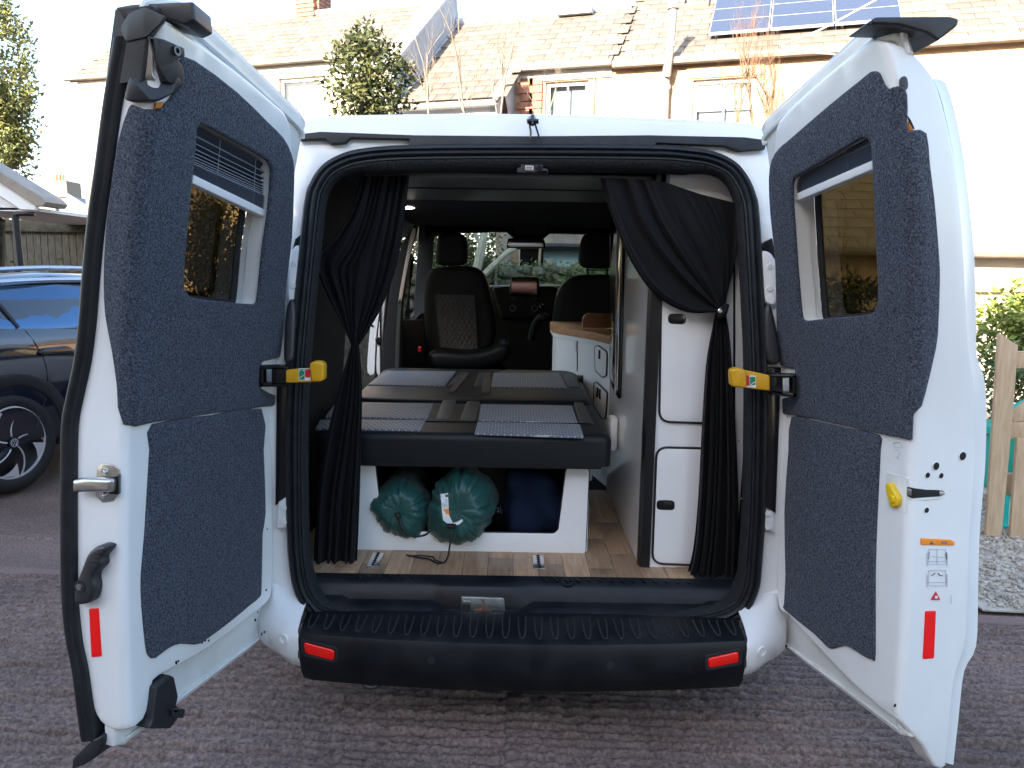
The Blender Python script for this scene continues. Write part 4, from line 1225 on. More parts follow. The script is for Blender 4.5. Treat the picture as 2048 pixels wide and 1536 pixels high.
# ------------------------------------------------------------------ folded-down bed
BX0, BX1 = -.715, .366
def bz(y):
    return .942 + .026 * (y - 2.72)
def BT(x, y):
    n = Vector((0, -.026, 1))
    return PP(x, y, Vector((0, 2.72, .942)), n)
fnB = lambda x, y, w: Vector((x, y, bz(y) + w))
bt = lambda px: [((q := BT(x, y)).x, q.y) for x, y in px]
def weave_mat(name, c1, c2):
    m = mat(name, c1, .55)
    N, L = m.node_tree.nodes, m.node_tree.links
    b = N['Principled BSDF']
    tc = N.new('ShaderNodeTexCoord')
    br = N.new('ShaderNodeTexBrick')
    br.inputs['Scale'].default_value = 1.0
    br.inputs['Brick Width'].default_value = .024
    br.inputs['Row Height'].default_value = .020
    br.inputs['Mortar Size'].default_value = .0022
    br.inputs['Mortar Smooth'].default_value = .3
    br.inputs['Color1'].default_value = (*c1, 1); br.inputs['Color2'].default_value = (*[q * .86 for q in c1], 1); br.inputs['Mortar'].default_value = (*c2, 1)
    L.new(tc.outputs['Object'], br.inputs['Vector'])
    L.new(br.outputs['Color'], b.inputs['Base Color'])
    bp_ = N.new('ShaderNodeBump'); bp_.inputs['Strength'].default_value = .7; bp_.inputs['Distance'].default_value = .003; bp_.invert = True
    L.new(br.outputs['Fac'], bp_.inputs['Height']); L.new(bp_.outputs[0], b.inputs['Normal'])
weave_mat('weave', (.125, .136, .165), (.34, .355, .385))
bed = thing('folding_bed', 'charcoal folding bed cushion with blue-grey patterned panels above the white storage box', 'bed', (-.17, 3.3, FLOOR))
def cushion(name, x0, x1, y0, y1, top, th, rc, r_, m='black_vinyl'):
    o = rrect(x0, y0, x1, y1, rc, 6)
    return MB().slab(o, fnB, top, top - th, r=r_, seg=5, step=.15).build(name, m, bed, 60)
c1 = cushion('bed_cushion', BX0, BX1, 2.715, 3.30, 0, .115, .035, .028)
c2 = cushion('bed_cushion', BX0, BX1, 3.315, 4.26, .006, .11, .10, .035)
def patch(name, px, m, parent, w=.0045, rc=.012):
    return MB().slab(rpoly(bt(px), rc), fnB, w, w - .008, r=.0035, step=.08).build(name, m, parent, 60)
patch('fabric_panel', [(957, 842), (962, 810), (1144, 813), (1156, 848)], 'weave', c1)
patch('fabric_panel', [(949, 868), (955, 845), (1160, 850), (1168, 875)], 'weave', c1)
patch('fabric_panel', [(650, 835), (672, 806), (868, 808), (855, 839)], 'weave', c1)
patch('fabric_panel', [(630, 859), (640, 841), (852, 842), (842, 863)], 'weave', c1)
patch('vinyl_panel', [(872, 839), (886, 800), (912, 801), (900, 840)], 'grey_vinyl', c1, .003)
patch('vinyl_panel', [(920, 841), (934, 803), (960, 804), (952, 842)], 'grey_vinyl', c1, .003)
patch('vinyl_panel', [(1160, 848), (1148, 805), (1166, 806), (1188, 848)], 'grey_vinyl', c1, .003)
patch('fabric_panel', [(735, 773), (775, 745), (912, 746), (890, 776)], 'weave', c2, .0105)
patch('fabric_panel', [(981, 778), (988, 749), (1118, 749), (1134, 780)], 'weave', c2, .0105)
patch('vinyl_panel', [(898, 772), (918, 747), (938, 747), (922, 773)], 'grey_vinyl', c2, .009)
patch('vinyl_panel', [(948, 775), (958, 748), (980, 748), (976, 776)], 'grey_vinyl', c2, .009)
patch('vinyl_panel', [(1138, 778), (1124, 750), (1146, 751), (1160, 778)], 'grey_vinyl', c2, .009)
mat('strap_brown', (.075, .052, .035), .8, bump=.3, bscale=300)
patch('strap', [(896, 788), (920, 760), (932, 760), (910, 788)], 'strap_brown', c2, .013, .003)
patch('strap', [(962, 790), (968, 760), (984, 760), (980, 790)], 'strap_brown', c2, .013, .003)
for y in (843.5,):
    a, b = BT(640, y - 3), BT(1180, y + 5)
    MB().tube([a + Vector((0, 0, .002)), b + Vector((0, 0, .002))], .0022, 5).build('seam', 'gloss_black', c1)
MB().tube([fnB(BX0 + .02, 2.722, -.02), fnB(BX1 - .02, 2.722, -.02)], .0025, 5).build('piping', 'black_vinyl', c1)
px_slab('bed_hinge', [(1157, 752), (1167, 752), (1167, 768), (1157, 766)], 3.9, .05, 'gloss_black', .004, bed, 1)
# white storage box front with the cut-out
YB = 2.785
pan_o = rpoly(pxz([(690, 924), (1166, 933), (1178, 940), (1170, 1113), (690, 1103)], YB), [.0, .02, .02, .015, 0])
pan_h = rpoly(pxz([(752, 915), (1134, 915), (1118, 1068), (766, 1062)], YB), [0, 0, .03, .03])
pan_o2 = rpoly(pxz([(690, 924), (742, 925), (750, 932), (758, 1000), (766, 1055), (774, 1063), (1108, 1068), (1117, 1060), (1132, 940), (1140, 933), (1170, 934), (1178, 942), (1171, 1105), (1163, 1113), (690, 1103)], YB), .008)
box_ = MB().slab(pan_o2, XY(YB), 0, .018, r=.003).build('storage_front', 'laminate', bed)
MB().slab(inset([Vector(q) for q in pan_o2], -.0035), XY(YB + .004), 0, .014, r=.001).build('edge_banding', 'black_edge', box_)
MB().box((.285, 3.2, .66), (.018, .82, .36)).build('storage_side', 'laminate', bed)
MB().box((-.66, 3.2, .66), (.018, .82, .36)).build('storage_side', 'laminate', bed)
MB().box((-.18, 3.62, .66), (.95, .018, .36)).build('storage_back', 'black_edge', bed)
MB().box((-.18, 3.2, .822), (1.02, .95, .012)).build('bed_deck', 'black_edge', bed)
MB().box((-.18, 3.2, .484), (.92, .8, .012)).build('storage_base', 'black_edge', bed)
MB().tube([P(1180, 934, 2.82), P(1181, 955, 2.82), P(1179, 960, 2.82)], .007, 8).build('bed_bolt', 'steel', bed)
MB().disc(P(976, 933, 2.80), (0, -1, 0), .004, .004, 8).build('bed_screw', 'steel', bed)

# ------------------------------------------------------------------ drawstring bags and other luggage
from mathutils.bvhtree import BVHTree
def stuff_sack(c_back, c_front, ra, rb_, seed, sag=.02, roll=0.0):
    rg = random.Random(seed)
    ax = (c_front - c_back)
    L_ = ax.length
    t_ = ax.normalized()
    x = t_.cross(Vector((0, 0, 1))).normalized()
    z = x.cross(t_)
    n, k = 120, 64
    ph = [rg.uniform(0, 6.28) for _ in range(12)]
    rings_ = []
    for j in range(k + 1):
        u = j / k
        rings = []
        if u < .12:
            rad = math.sin(u / .12 * math.pi / 2) ** .6
            ll = u * .6
        elif u < .62:
            rad = 1.0 + .02 * math.sin(u * 9 + ph[0])
            ll = .072 + (u - .12) / .5 * .66
        else:
            q = (u - .62) / .38
            rad = math.cos(q * math.pi / 2) ** .75 * .985 + .045 * (q > .0)
            ll = .732 + .268 * math.sin(q * math.pi / 2) ** 1.0 - .035 * max(0, q - .72) * 3
        for i in range(n):
            a = 2 * math.pi * i / n
            q = max(0, (u - .50) / .50)
            ca, sa = math.cos(a), math.sin(a)
            w1 = noise.noise(Vector((ca * 3.3, sa * 3.3, seed + u * 1.2)))
            w2 = noise.noise(Vector((ca * 6.5, sa * 6.5, seed * 2 + u * 1.8)))
            pk = q ** .9 * (.36 * (abs(w1) - .22) + .24 * (abs(w2) - .22))
            big = .05 * math.sin(2 * a + ph[5] + 2 * u) + .035 * math.sin(3 * a + ph[6] - 4 * u)
            fold = .16 * (abs(noise.noise(Vector((ca * 1.8 + 4, sa * 1.8, u * 4 + seed)))) - .2)
            rr = rad * (1 + pk + big + fold)
            dp = ll * L_ + .03 * q * (1 - q) * w1
            p = c_back + t_ * dp + x * (ra * rr * math.cos(a)) + z * (rb_ * rr * math.sin(a))
            p.z -= sag * max(0, -math.sin(a)) * (u > .3) * .3
            rings.append(p)
        rings_.append(rings)
    mb = MB().loft(rings_, True)
    mb.f.append(tuple(k * n + i for i in range(n)))
    return mb
def decal(bvh, px, step=2.0, off=.0025):
    o = [Vector(q) for q in px]
    mb = MB()
    def hit(x, y, w):
        d = ray(x, y).normalized()
        h = bvh.ray_cast(CP, d)
        q = h[0] if h[0] else CP + d * 2.75
        return q - d * (off + w)
    return mb.slab(o, hit, 0, -.0005, r=0, step=step, back=False)
sackL = thing('drawstring_bag', 'dark green drawstring bag on the left, its gathered mouth closed tight', 'bag', (P(800, 1000, 2.85).x, 2.9, .55), 'green drawstring bags under the bed')
sL = stuff_sack(P(826, 985, 3.18), P(797, 1024, 2.735), .112, .108, 21)
sackLo = sL.build('bag_body', 'bag_green', sackL, 70)
MB().tube(sm([P(798, 1034, 2.735), P(803, 1055, 2.72), P(815, 1069, 2.71), P(832, 1073, 2.71), P(850, 1070, 2.72), P(860, 1062, 2.73)], 4), .0045, 6).build('draw_cord', 'cord_black', sackL)
MB().sphere(P(796, 1031, 2.728), .012, 8, 6).build('cord_knot', 'cord_black', sackL)
sackR = thing('drawstring_bag', 'dark green drawstring bag showing a white label, beside the left one', 'bag', (P(920, 1000, 2.85).x, 2.9, .55), 'green drawstring bags under the bed')
sR = stuff_sack(P(940, 985, 3.16), P(915, 1024, 2.70), .122, .132, 34)
sR.build('bag_body', 'bag_green', sackR, 70)
bv = BVHTree.FromPolygons([Vector(q) for q in sR.v], sR.f)
MB_ = decal(bv, [(880, 988), (896, 986), (898, 1030), (906, 1046), (898, 1050), (886, 1040)])
lab = MB_.build('bag_label', 'sticker_white', sackR)
decal(bv, [(886, 1019), (897, 1018), (899, 1030), (893, 1028)], 2, .0035).build('label_print', 'sticker_orange', lab)
decal(bv, [(891, 989), (896, 989), (896, 994), (890, 994)], 2, .0035).build('label_print', 'print_dark', lab)
for k in range(5):
    decal(bv, [(887, 999 + k * 3), (895, 999 + k * 3), (895, 1000.3 + k * 3), (887, 1000.3 + k * 3)], 2, .0035).build('label_line', 'print_grey', lab)
decal(bv, [(906, 1046), (916, 1043), (924, 1038), (926, 1042), (918, 1049), (906, 1052)], 2, .003).build('bag_label', 'sticker_white', sackR)
MB().tube(sm([P(902, 1052, 2.69), P(902, 1075, 2.665), P(899, 1095, 2.66), P(896, 1112, 2.655), PZ(889, 1124, FLOOR + .004), PZ(874, 1126, FLOOR + .004), PZ(858, 1118, FLOOR + .004), PZ(838, 1115, FLOOR + .004), PZ(813, 1110, FLOOR + .004)], 5), .0032, 6).build('draw_cord', 'cord_black', sackR)
MB().tube(sm([PZ(889, 1126, FLOOR + .003), PZ(870, 1120, FLOOR + .003), PZ(866, 1114, FLOOR + .003), PZ(840, 1111, FLOOR + .003), PZ(815, 1112, FLOOR + .003)], 5), .0026, 6).build('draw_cord', 'cord_black', sackR)
MB().tube([P(894, 1052, 2.685), P(912, 1053, 2.685)], .010, 8).build('cord_lock', 'gloss_black', sackR)
def soft_box(c, s, seed, k=.05):
    bm = bmesh.new()
    bmesh.ops.create_cube(bm, size=1)
    bmesh.ops.subdivide_edges(bm, edges=list(bm.edges), cuts=8, use_grid_fill=True)
    mb = MB()
    for v in bm.verts:
        q = v.co * 2
        e = 1.0 / (abs(q.x) ** 6 + abs(q.y) ** 6 + abs(q.z) ** 6) ** (1 / 6)
        q = q * lerp(1, e, .8)
        q *= 1 + k * noise.noise(q * 1.7 + Vector((seed, 0, 0)))
        v.co = Vector((c[0] + q.x * s[0] / 2, c[1] + q.y * s[1] / 2, c[2] + q.z * s[2] / 2))
    bm.verts.index_update()
    mb.add([v.co.copy() for v in bm.verts], [tuple(v.index for v in f.verts) for f in bm.faces])
    bm.free()
    return mb
nb = P(1072, 1010, 2.88)
tag(soft_box((nb.x, 3.02, .632), (.225, .36, .265), 4, .28).build('navy_bag', 'bag_navy', None, 70), 'plain navy fabric bag at the right end of the under-bed storage', 'bag')
kb = P(1000, 1010, 2.9)
blk = thing('black_bag', 'black bag with upside-down grey lettering between green sack and navy bag', 'bag', (kb.x, 3.1, .49))
soft_box((kb.x + .04, 3.12, .64), (.30, .32, .29), 9, .06).build('bag_body', 'bag_black', blk, 70)
def text(name, s, size, m, parent, mtx, ext=.0006):
    cu = bpy.data.curves.new(name, 'FONT')
    cu.body = s
    cu.size = size
    cu.extrude = ext
    cu.align_x = 'CENTER'
    tmp = bpy.data.objects.new(name, cu)
    COL.objects.link(tmp)
    dg = bpy.context.evaluated_depsgraph_get()
    me = bpy.data.meshes.new_from_object(tmp.evaluated_get(dg))
    bpy.data.objects.remove(tmp)
    me.transform(mtx)
    me.materials.clear()
    me.materials.append(MATS[m])
    return link(name, me, parent)
mat('print_pale', (.30, .32, .36), .7)
tp = P(1012, 1008, 2.945)
text('lettering', 'freespirit', .042, 'print_pale', blk, Matrix.Translation((tp.x + .035, 2.947, tp.z - .004)) @ Matrix.Rotation(R(-9), 4, 'Y') @ Matrix.Rotation(R(180), 4, 'Y') @ Matrix.Rotation(R(90), 4, 'X'))

# ------------------------------------------------------------------ tall white cabinet by the right-hand opening
CXL, CY0, CY1 = .470, 2.655, 3.66
cab = thing('tall_cabinet', 'tall white camper cupboard with black-edged doors and push latches', 'cabinet', (.64, 2.9, FLOOR))
MB().box(((CXL + .03 + .82) / 2, CY0 + .012, (FLOOR + 1.86) / 2), (.82 - CXL - .03, .02, 1.86 - FLOOR)).build('rear_panel', 'laminate', cab)
MB().box((CXL + .009, (CY0 + .04 + CY1) / 2, (FLOOR + 1.84) / 2), (.018, CY1 - CY0 - .04, 1.84 - FLOOR)).build('side_panel', 'laminate_gloss', cab)
# black quarter-round corner post
post = [Vector((CXL - .002, CY0 + .045)), Vector((CXL - .002, CY0 + .012)), Vector((CXL + .004, CY0 - .004)), Vector((CXL + .018, CY0 - .008)), Vector((CXL + .036, CY0 - .008)), Vector((CXL + .038, CY0 + .02))]
MB().loft([[Vector((q.x, q.y, z)) for q in post] for z in (FLOOR + .001, 1.2, 1.86)], True, True).build('corner_post', 'black_edge', cab)
def cab_door(px, rc, handle, Yd):
    o = rpoly(pxz(px, Yd), rc, 6)
    d = MB().slab(inset([Vector(q) for q in o], .007), XY(Yd), -.004, .008, r=.002).build('cupboard_door', 'laminate', cab)
    MB().slab(o, XY(Yd), -.0055, .004, holes=[inset([Vector(q) for q in o], .0075)], r=.002).build('door_edging', 'black_edge', d)
    hx0, hy0, hx1, hy1 = handle
    h = MB().slab(rpoly(pxz([(hx0, hy0), (hx1, hy0 + 1), (hx1, hy1), (hx0, hy1 - 1)], Yd - .006), .016, 5), XY(Yd - .006), 0, .006, r=.003).build('push_latch', 'gloss_black', d)
    mx, my = lerp(hx0, hx1, .62), (hy0 + hy1) / 2
    MB().slab(rpoly(pxz([(mx - 9, my - 6), (mx + 8, my - 6), (mx + 8, my + 6), (mx - 9, my + 6)], Yd - .008), .009, 5), XY(Yd - .008), 0, .006, r=.002).build('latch_button', 'black_edge', h)
cab_door([(1322, 470), (1470, 475), (1470, 850), (1316, 845)], .045, (1336, 627, 1372, 649), CY0)
cab_door([(1311, 892), (1468, 896), (1466, 1135), (1302, 1128)], .045, (1313, 1000, 1350, 1021), CY0)
# strip of pale board above the curtain, grey end
MB().box((P(1330, 358, CY0).x, CY0 - .002, 1.845), (.030, .012, .07)).build('cornice_end', 'blind_stack', cab)
# mirror on the aisle side
fnX = lambda y, z, w: Vector((CXL - w, y, z))
mp = [((q := PX(x, y, CXL)).y, q.z) for x, y in ((1226, 430), (1252, 430), (1247, 640), (1243, 800), (1224, 764), (1225, 640))]
mo = rpoly(mp, [.01, .01, 0, .03, .05, 0])
mi = MB().slab(mo, fnX, .014, .0, r=.004).build('mirror_frame', 'gloss_black', cab)
mo2 = inset([Vector(q) for q in mo], .035)
MB().slab(mo2, fnX, .0165, .012, r=.001).build('mirror_glass', 'chrome', mi)
MB().tube([PX(1236, 440, CXL - .016), PX(1234, 640, CXL - .016), PX(1231, 786, CXL - .016)], .006, 6).build('mirror_trim', 'beige_trim', mi)
vn = PX(1234, 870, CXL)
MB().box((CXL - .02, vn.y, vn.z + .01), (.035, .09, .15), None, .012).build('vent_cover', 'white_plastic', cab)
# kitchen unit
kit = thing('kitchen_unit', 'white kitchen unit with angled corner and wooden worktop past the tall cupboard', 'cabinet', (.6, 4.2, FLOOR))
plan = [(.475, 3.62), (.40, 3.95), (.225, 4.33), (.225, 4.72), (.86, 4.72), (.86, 3.62)]
ins_p = [(.495, 3.62), (.42, 3.96), (.245, 4.345), (.245, 4.70), (.86, 4.70), (.86, 3.62)]
fnP = lambda x, y, w: Vector((x, y, w))
MB().slab(rpoly(ins_p, [0, .03, .03, 0, 0, 0]), fnP, 1.185, FLOOR, r=0).build('unit_body', 'laminate', kit)
wt = rpoly(plan, [0, .05, .05, .04, 0, 0])
MB().slab(wt, fnP, 1.227, 1.187, r=.006).build('worktop', 'beech', kit)
def on_face(a, b, px, name, m, w0, w1, rc, parent):
    A, B = Vector((*a, 0)), Vector((*b, 0))
    d = (B - A).normalized()
    n = Vector((d.y, -d.x, 0))
    if n.dot(CP - A) < 0:
        n = -n
    o = []
    for x, y in px:
        q = PP(x, y, A, n)
        o.append(((q - A).dot(d), q.z))
    f = lambda u, z, w: Vector((A.x + d.x * u + n.x * w, A.y + d.y * u + n.y * w, z))
    return o, f
fa, fb, fc = (.495, 3.62), (.42, 3.96), (.245, 4.345)
for px in ([(1191, 692), (1198, 690), (1216, 703), (1215, 752), (1207, 756), (1192, 742)], [(1189, 768), (1194, 762), (1217, 785), (1213, 838), (1206, 838), (1189, 812)]):
    o, f = on_face(fa, fb, px, '', '', 0, 0, 0, kit)
    o = rpoly(o, .02)
    dr = MB().slab(inset([Vector(q) for q in o], .004), f, .006, 0, r=.002).build('drawer', 'laminate', kit)
    MB().slab(o, f, .0075, 0, holes=[inset([Vector(q) for q in o], .005)], r=.001).build('drawer_edging', 'black_edge', dr)
for px in ([(1201, 700), (1203, 700), (1203, 718), (1201, 718)], [(1197, 775), (1199, 775), (1199, 795), (1197, 795)], [(1202, 778), (1204, 778), (1204, 798), (1202, 798)]):
    o, f = on_face(fa, fb, px, '', '', 0, 0, 0, kit)
    MB().slab(o, f, .012, 0, r=.001).build('drawer_pull', 'gloss_black', kit)
o, f = on_face(fb, fc, [(1154, 668), (1155.5, 668), (1155.5, 742), (1154, 742)], '', '', 0, 0, 0, kit)
MB().slab(o, f, .002, -.001).build('door_gap', 'black_edge', kit)
o, f = on_face(fb, fc, [(1153, 685), (1155.5, 685), (1155.5, 702), (1153, 702)], '', '', 0, 0, 0, kit)
MB().slab(o, f, .005, -.001).build('door_hinge', 'steel', kit)
MB().slab(rpoly(ins_p, [0, .03, .03, 0, 0, 0]), lambda x, y, w: Vector((lerp(x, .8, -.03), y, w)), 1.186, 1.165, r=0).build('cornice', 'laminate', kit)
tag(MB().slab(rpoly(pxz([(1165, 656), (1165, 636), (1172, 627), (1240, 628), (1240, 656)], 4.1), [0, .02, .03, 0, 0]), XY(4.1), 0, .02, r=.004).build('chopping_board', 'beech', None), 'small wooden board standing upright on the kitchen worktop', 'board')

# ------------------------------------------------------------------ curtains
def cloth(name, rows, label, cat, grp=None):
    return MB().loft(rows, False)
cuL = thing('curtain', 'black curtain on the left, pulled aside and pinched above the bed edge', 'curtain', (-.5, 2.62, FLOOR), 'black curtains at the rear opening')
YC = 2.66
rows = ribbon([[(722, 352), (703, 420), (667, 475), (630, 517), (650, 580), (680, 640), (703, 692)],
               [(745, 352), (728, 430), (700, 500), (675, 540), (688, 600), (698, 650), (706, 692)],
               [(772, 352), (758, 440), (737, 520), (722, 600), (714, 650), (710, 692)],
               [(819, 350), (810, 430), (796, 520), (770, 600), (738, 660), (717, 692)]], [0, .3, .6, 1.0],
              lambda s, t: YC - .01 * math.sin(math.pi * t), 8, lambda s, t: .016 * (.5 + .5 * abs(2 * s - 1)) * (1 - .5 * t) + .003, 150, 60, .4, .6, 3)
MB().loft(rows, False).build('curtain_drape', 'curtain', cuL, 70)
rows = ribbon([[(702, 690), (682, 760), (657, 860), (637, 980), (629, 1080), (627, 1136)], [(709, 690), (708, 780), (698, 880), (682, 1000), (672, 1134)], [(718, 690), (724, 770), (722, 900), (719, 1010), (714, 1126)]], [0, .5, 1],
              lambda s, t: YC - .01, 5.2, lambda s, t: .005 + .013 * t ** .6, 130, 60, 1.0, .6, 5)
MB().loft(rows, False).build('curtain_tail', 'curtain', cuL, 70)
cuR = thing('curtain', 'black curtain on the right, swagged across the white cupboard to a popper stud', 'curtain', (.75, 2.6, FLOOR), 'black curtains at the rear opening')
YD = 2.605
rows = ribbon([[(1200, 356), (1212, 400), (1230, 450), (1260, 520), (1308, 588), (1372, 624), (1434, 624)],
               [(1226, 356), (1245, 420), (1275, 490), (1318, 555), (1378, 604), (1436, 620)],
               [(1258, 357), (1285, 430), (1325, 495), (1372, 550), (1412, 590), (1438, 617)],
               [(1330, 364), (1370, 430), (1410, 490), (1434, 550), (1442, 613)],
               [(1400, 388), (1430, 440), (1450, 500), (1453, 560), (1445, 613)],
               [(1483, 409), (1481, 440), (1477, 485), (1468, 535), (1457, 580), (1450, 614)]], [0, .16, .34, .58, .78, 1],
              lambda s, t: YD + .010 * math.cos(t * 3) - .018 * math.sin(math.pi * t) * math.sin(math.pi * s) ** .6, 5.5, lambda s, t: (.018 * (1 - s) ** 1.1 + .006) * (.35 + .75 * math.sin(math.pi * min(1, t * .9 + .1))), 190, 70, .2, .6, 8)
MB().loft(rows, False).build('curtain_drape', 'curtain', cuR, 70)
rows = ribbon([[(1432, 622), (1424, 660), (1412, 730), (1404, 850), (1396, 1000), (1386, 1100), (1370, 1165), (1374, 1184)], [(1440, 622), (1442, 730), (1442, 900), (1436, 1050), (1428, 1150), (1430, 1192)], [(1450, 614), (1461, 690), (1471, 850), (1477, 1000), (1478, 1110), (1474, 1188)]], [0, .55, 1],
              lambda s, t: YD + .0, 6.2, lambda s, t: .006 + .017 * min(1, t * 3) ** .7, 150, 80, .0, .6, 12)
MB().loft(rows, False).build('curtain_tail', 'curtain', cuR, 70)
MB().disc(P(1440, 622, YD - .03), (0, -1, 0), .0085, .006, 16, .006).build('popper_stud', 'chrome', cuR)
MB().tube(sm([P(1436, 632, YD - .02), P(1446, 628, YD - .025), P(1452, 610, YD - .01)], 4), .012, 8).build('tie_back', 'curtain', cuR)
for x, y in ((1483, 411), ):
    MB().disc(P(x, y, 2.58), (0, -1, 0), .005, .006, 10).build('curtain_hook', 'chrome', cuR)
MB().disc(P(629, 518, 2.60), (0, -1, 0), .004, .006, 10).build('curtain_hook', 'chrome', cuL)
# small screws in the lining
for x, y in ((612, 885), (1480, 995), (1478, 882)):
    MB().disc(P(x, y, 2.46), (0, -1, 0), .003, .012, 8).build('lining_screw', 'steel', van)

# ------------------------------------------------------------------ terrace of houses across the yard
mat('slate', (.12, .098, .080), .7, col2=(.20, .165, .132), vscale=3, bump=.3, bscale=60)
N_, L_ = MATS['slate'].node_tree.nodes, MATS['slate'].node_tree.links
oi = N_.new('ShaderNodeObjectInfo'); hs = N_.new('ShaderNodeHueSaturation'); mr = N_.new('ShaderNodeMapRange')
mr.inputs['To Min'].default_value = .72; mr.inputs['To Max'].default_value = 1.22
L_.new(oi.outputs['Random'], mr.inputs[0]); L_.new(mr.outputs[0], hs.inputs['Value'])
b_ = N_['Principled BSDF']; s_ = b_.inputs['Base Color'].links[0].from_socket
L_.new(s_, hs.inputs['Color']); L_.new(hs.outputs[0], b_.inputs['Base Color'])
mat('sandstone', (.36, .235, .145), .85, col2=(.45, .31, .205), vscale=3.5, bump=.5, bscale=25)
mat('pale_render', (.46, .38, .29), .85, col2=(.54, .46, .36), vscale=2, bump=.3, bscale=60)
mat('white_render', (.66, .68, .70), .85, col2=(.72, .73, .74), vscale=2, bump=.2, bscale=60)
mat('grey_render', (.34, .35, .37), .85, col2=(.42, .43, .45), vscale=4, bump=.3, bscale=50)
mat('red_brick', (.26, .10, .065), .85, col2=(.36, .17, .11), vscale=9, bump=.4, bscale=40)
mat('mortar', (.50, .46, .40), .9)
mat('gutter', (.20, .17, .14), .5, col2=(.28, .25, .21), vscale=5)
mat('lead', (.33, .35, .38), .6, col2=(.42, .44, .47), vscale=5)
mat('pipe_grey', (.30, .26, .23), .45)
mat('solar', (.045, .055, .085), .15, coat=.6)
mat('window_paint', (.74, .72, .68), .5)
mat('terracotta', (.45, .20, .11), .8)
mat('sill_stone', (.45, .30, .18), .8)
E1 = Vector((.95047, -.31080, 0)); M1 = Vector((-.31080, -.95047, 0)); Q0 = Vector((-3.5, 14, 0))
Zv = Vector((0, 0, 1))
def H(s, dep, z):
    return Q0 + E1 * s - M1 * dep + Zv * z
def wall_slab(name, s0, s1, z0, z1, m, parent, dep=0.0, th=.25, holes=()):
    o = [(s0, z0), (s1, z0), (s1, z1), (s0, z1)]
    return MB().slab(o, lambda s, z, w: H(s, dep + w, z), 0, th, holes=[[(a, c), (b, c), (b, d), (a, d)] for a, b, c, d in holes]).build(name, m, parent, 0)
PIT = R(38)
def roof_pt(s, v, ez, edep=0.0, w=0.0):
    return H(s, edep + v * math.cos(PIT) - w * math.sin(PIT), ez + v * math.sin(PIT) + w * math.cos(PIT))
slate_me = MB().box((0, 0, 0), (.292, .34, .007), None).build('slate', 'slate', None, 0)
SLATE = slate_me.data
bpy.data.objects.remove(slate_me)
def roof(parent, s0, s1, v0, v1, ez, edep, rx, course=.20, wid=.30, seed=1, hide=None):
    r_ = MB().slab([(s0, v0), (s1, v0), (s1, v1), (s0, v1)], lambda s, v, w: roof_pt(s, v, ez, edep, w), 0, -.08).build('roof', 'slate', parent, 0)
    rg = random.Random(seed)
    bx = E1
    by = (-M1 * math.cos(PIT) + Zv * math.sin(PIT)).normalized()
    bzv = bx.cross(by)
    a = R(-2.2)
    by2 = by * math.cos(a) + bzv * math.sin(a)
    bz2 = bx.cross(by2)
    cand = []
    j = 0
    v = v0 + .02
    while v < v1 - .05:
        s = s0 + (.15 if j % 2 else 0) + rg.uniform(-.01, .01)
        while s < s1 - .1:
            c = roof_pt(s + wid / 2, v + .12, ez, edep, .012 + rg.uniform(0, .003))
            if hide is None or not hide(s + wid / 2, v):
                cand.append((c, s, v))
            s += wid
        v += course
        j += 1
    cam_in = []
    for c, s, v in cand:
        q = c - CP
        zc = q.dot(cF)
        px, py = 1024 + FPX * q.dot(cR) / zc, 768 - FPX * q.dot(cU) / zc
        if rx[0] - 30 < px < rx[1] + 30 and -30 < py < 260:
            cam_in.append((zc, c))
    cam_in.sort(key=lambda q: q[0])
    for k, (zc, c) in enumerate(cam_in[:290]):
        o = bpy.data.objects.new('slate', SLATE)
        COL.objects.link(o)
        o.parent = r_
        t = rg.uniform(-.012, .012)
        o.matrix_local = Matrix((( *(bx * math.cos(t) + by2 * math.sin(t)), 0), (*(by2 * math.cos(t) - bx * math.sin(t)), 0), (*bz2, 0), (0, 0, 0, 1))).transposed()
        o.location = c
    return r_
def gutter(parent, s0, s1, z, dep, r=.055):
    pts = [H(s0, dep, z), H((s0 + s1) / 2, dep, z), H(s1, dep, z)]
    return MB().tube(pts, r, 8).build('gutter', 'gutter', parent)
def window(parent, s0, s1, z0, z1, dep=.06, bars=(1, 2), lintel=True):
    w = MB().slab([(s0, z0), (s1, z0), (s1, z1), (s0, z1)], lambda s, z, q: H(s, dep + q, z), 0, .05, holes=[[(s0 + .06, z0 + .06), (s1 - .06, z0 + .06), (s1 - .06, z1 - .06), (s0 + .06, z1 - .06)]]).build('window', 'window_paint', parent, 0)
    nx, nz = bars
    for i in range(1, nx + 1):
        s = lerp(s0, s1, i / (nx + 1))
        MB().tube([H(s, dep + .02, z0 + .05), H(s, dep + .02, z1 - .05)], .014, 4).build('glazing_bar', 'window_paint', w)
    for i in range(1, nz + 1):
        z = lerp(z0, z1, i / (nz + 1))
        MB().tube([H(s0 + .05, dep + .02, z), H(s1 - .05, dep + .02, z)], .012, 4).build('glazing_bar', 'window_paint', w)
    MB().slab([(s0 + .05, z0 + .05), (s1 - .05, z0 + .05), (s1 - .05, z1 - .05), (s0 + .05, z1 - .05)], lambda s, z, q: H(s, dep + .03 + q, z), 0, .006).build('pane', 'glass_house', w, 0)
    MB().slab([(s0 + .05, z0 + .05), (s1 - .05, z0 + .05), (s1 - .05, z1 - .05), (s0 + .05, z1 - .05)], lambda s, z, q: H(s, dep + .12 + q, z), 0, .01).build('blind', 'white_render', w, 0)
    MB().slab([(s0 - .12, z0 - .12), (s1 + .12, z0 - .12), (s1 + .12, z0 - .01), (s0 - .12, z0 - .01)], lambda s, z, q: H(s, -.06 + q, z), 0, .14).build('sill', 'sill_stone', w, 0)
    return w
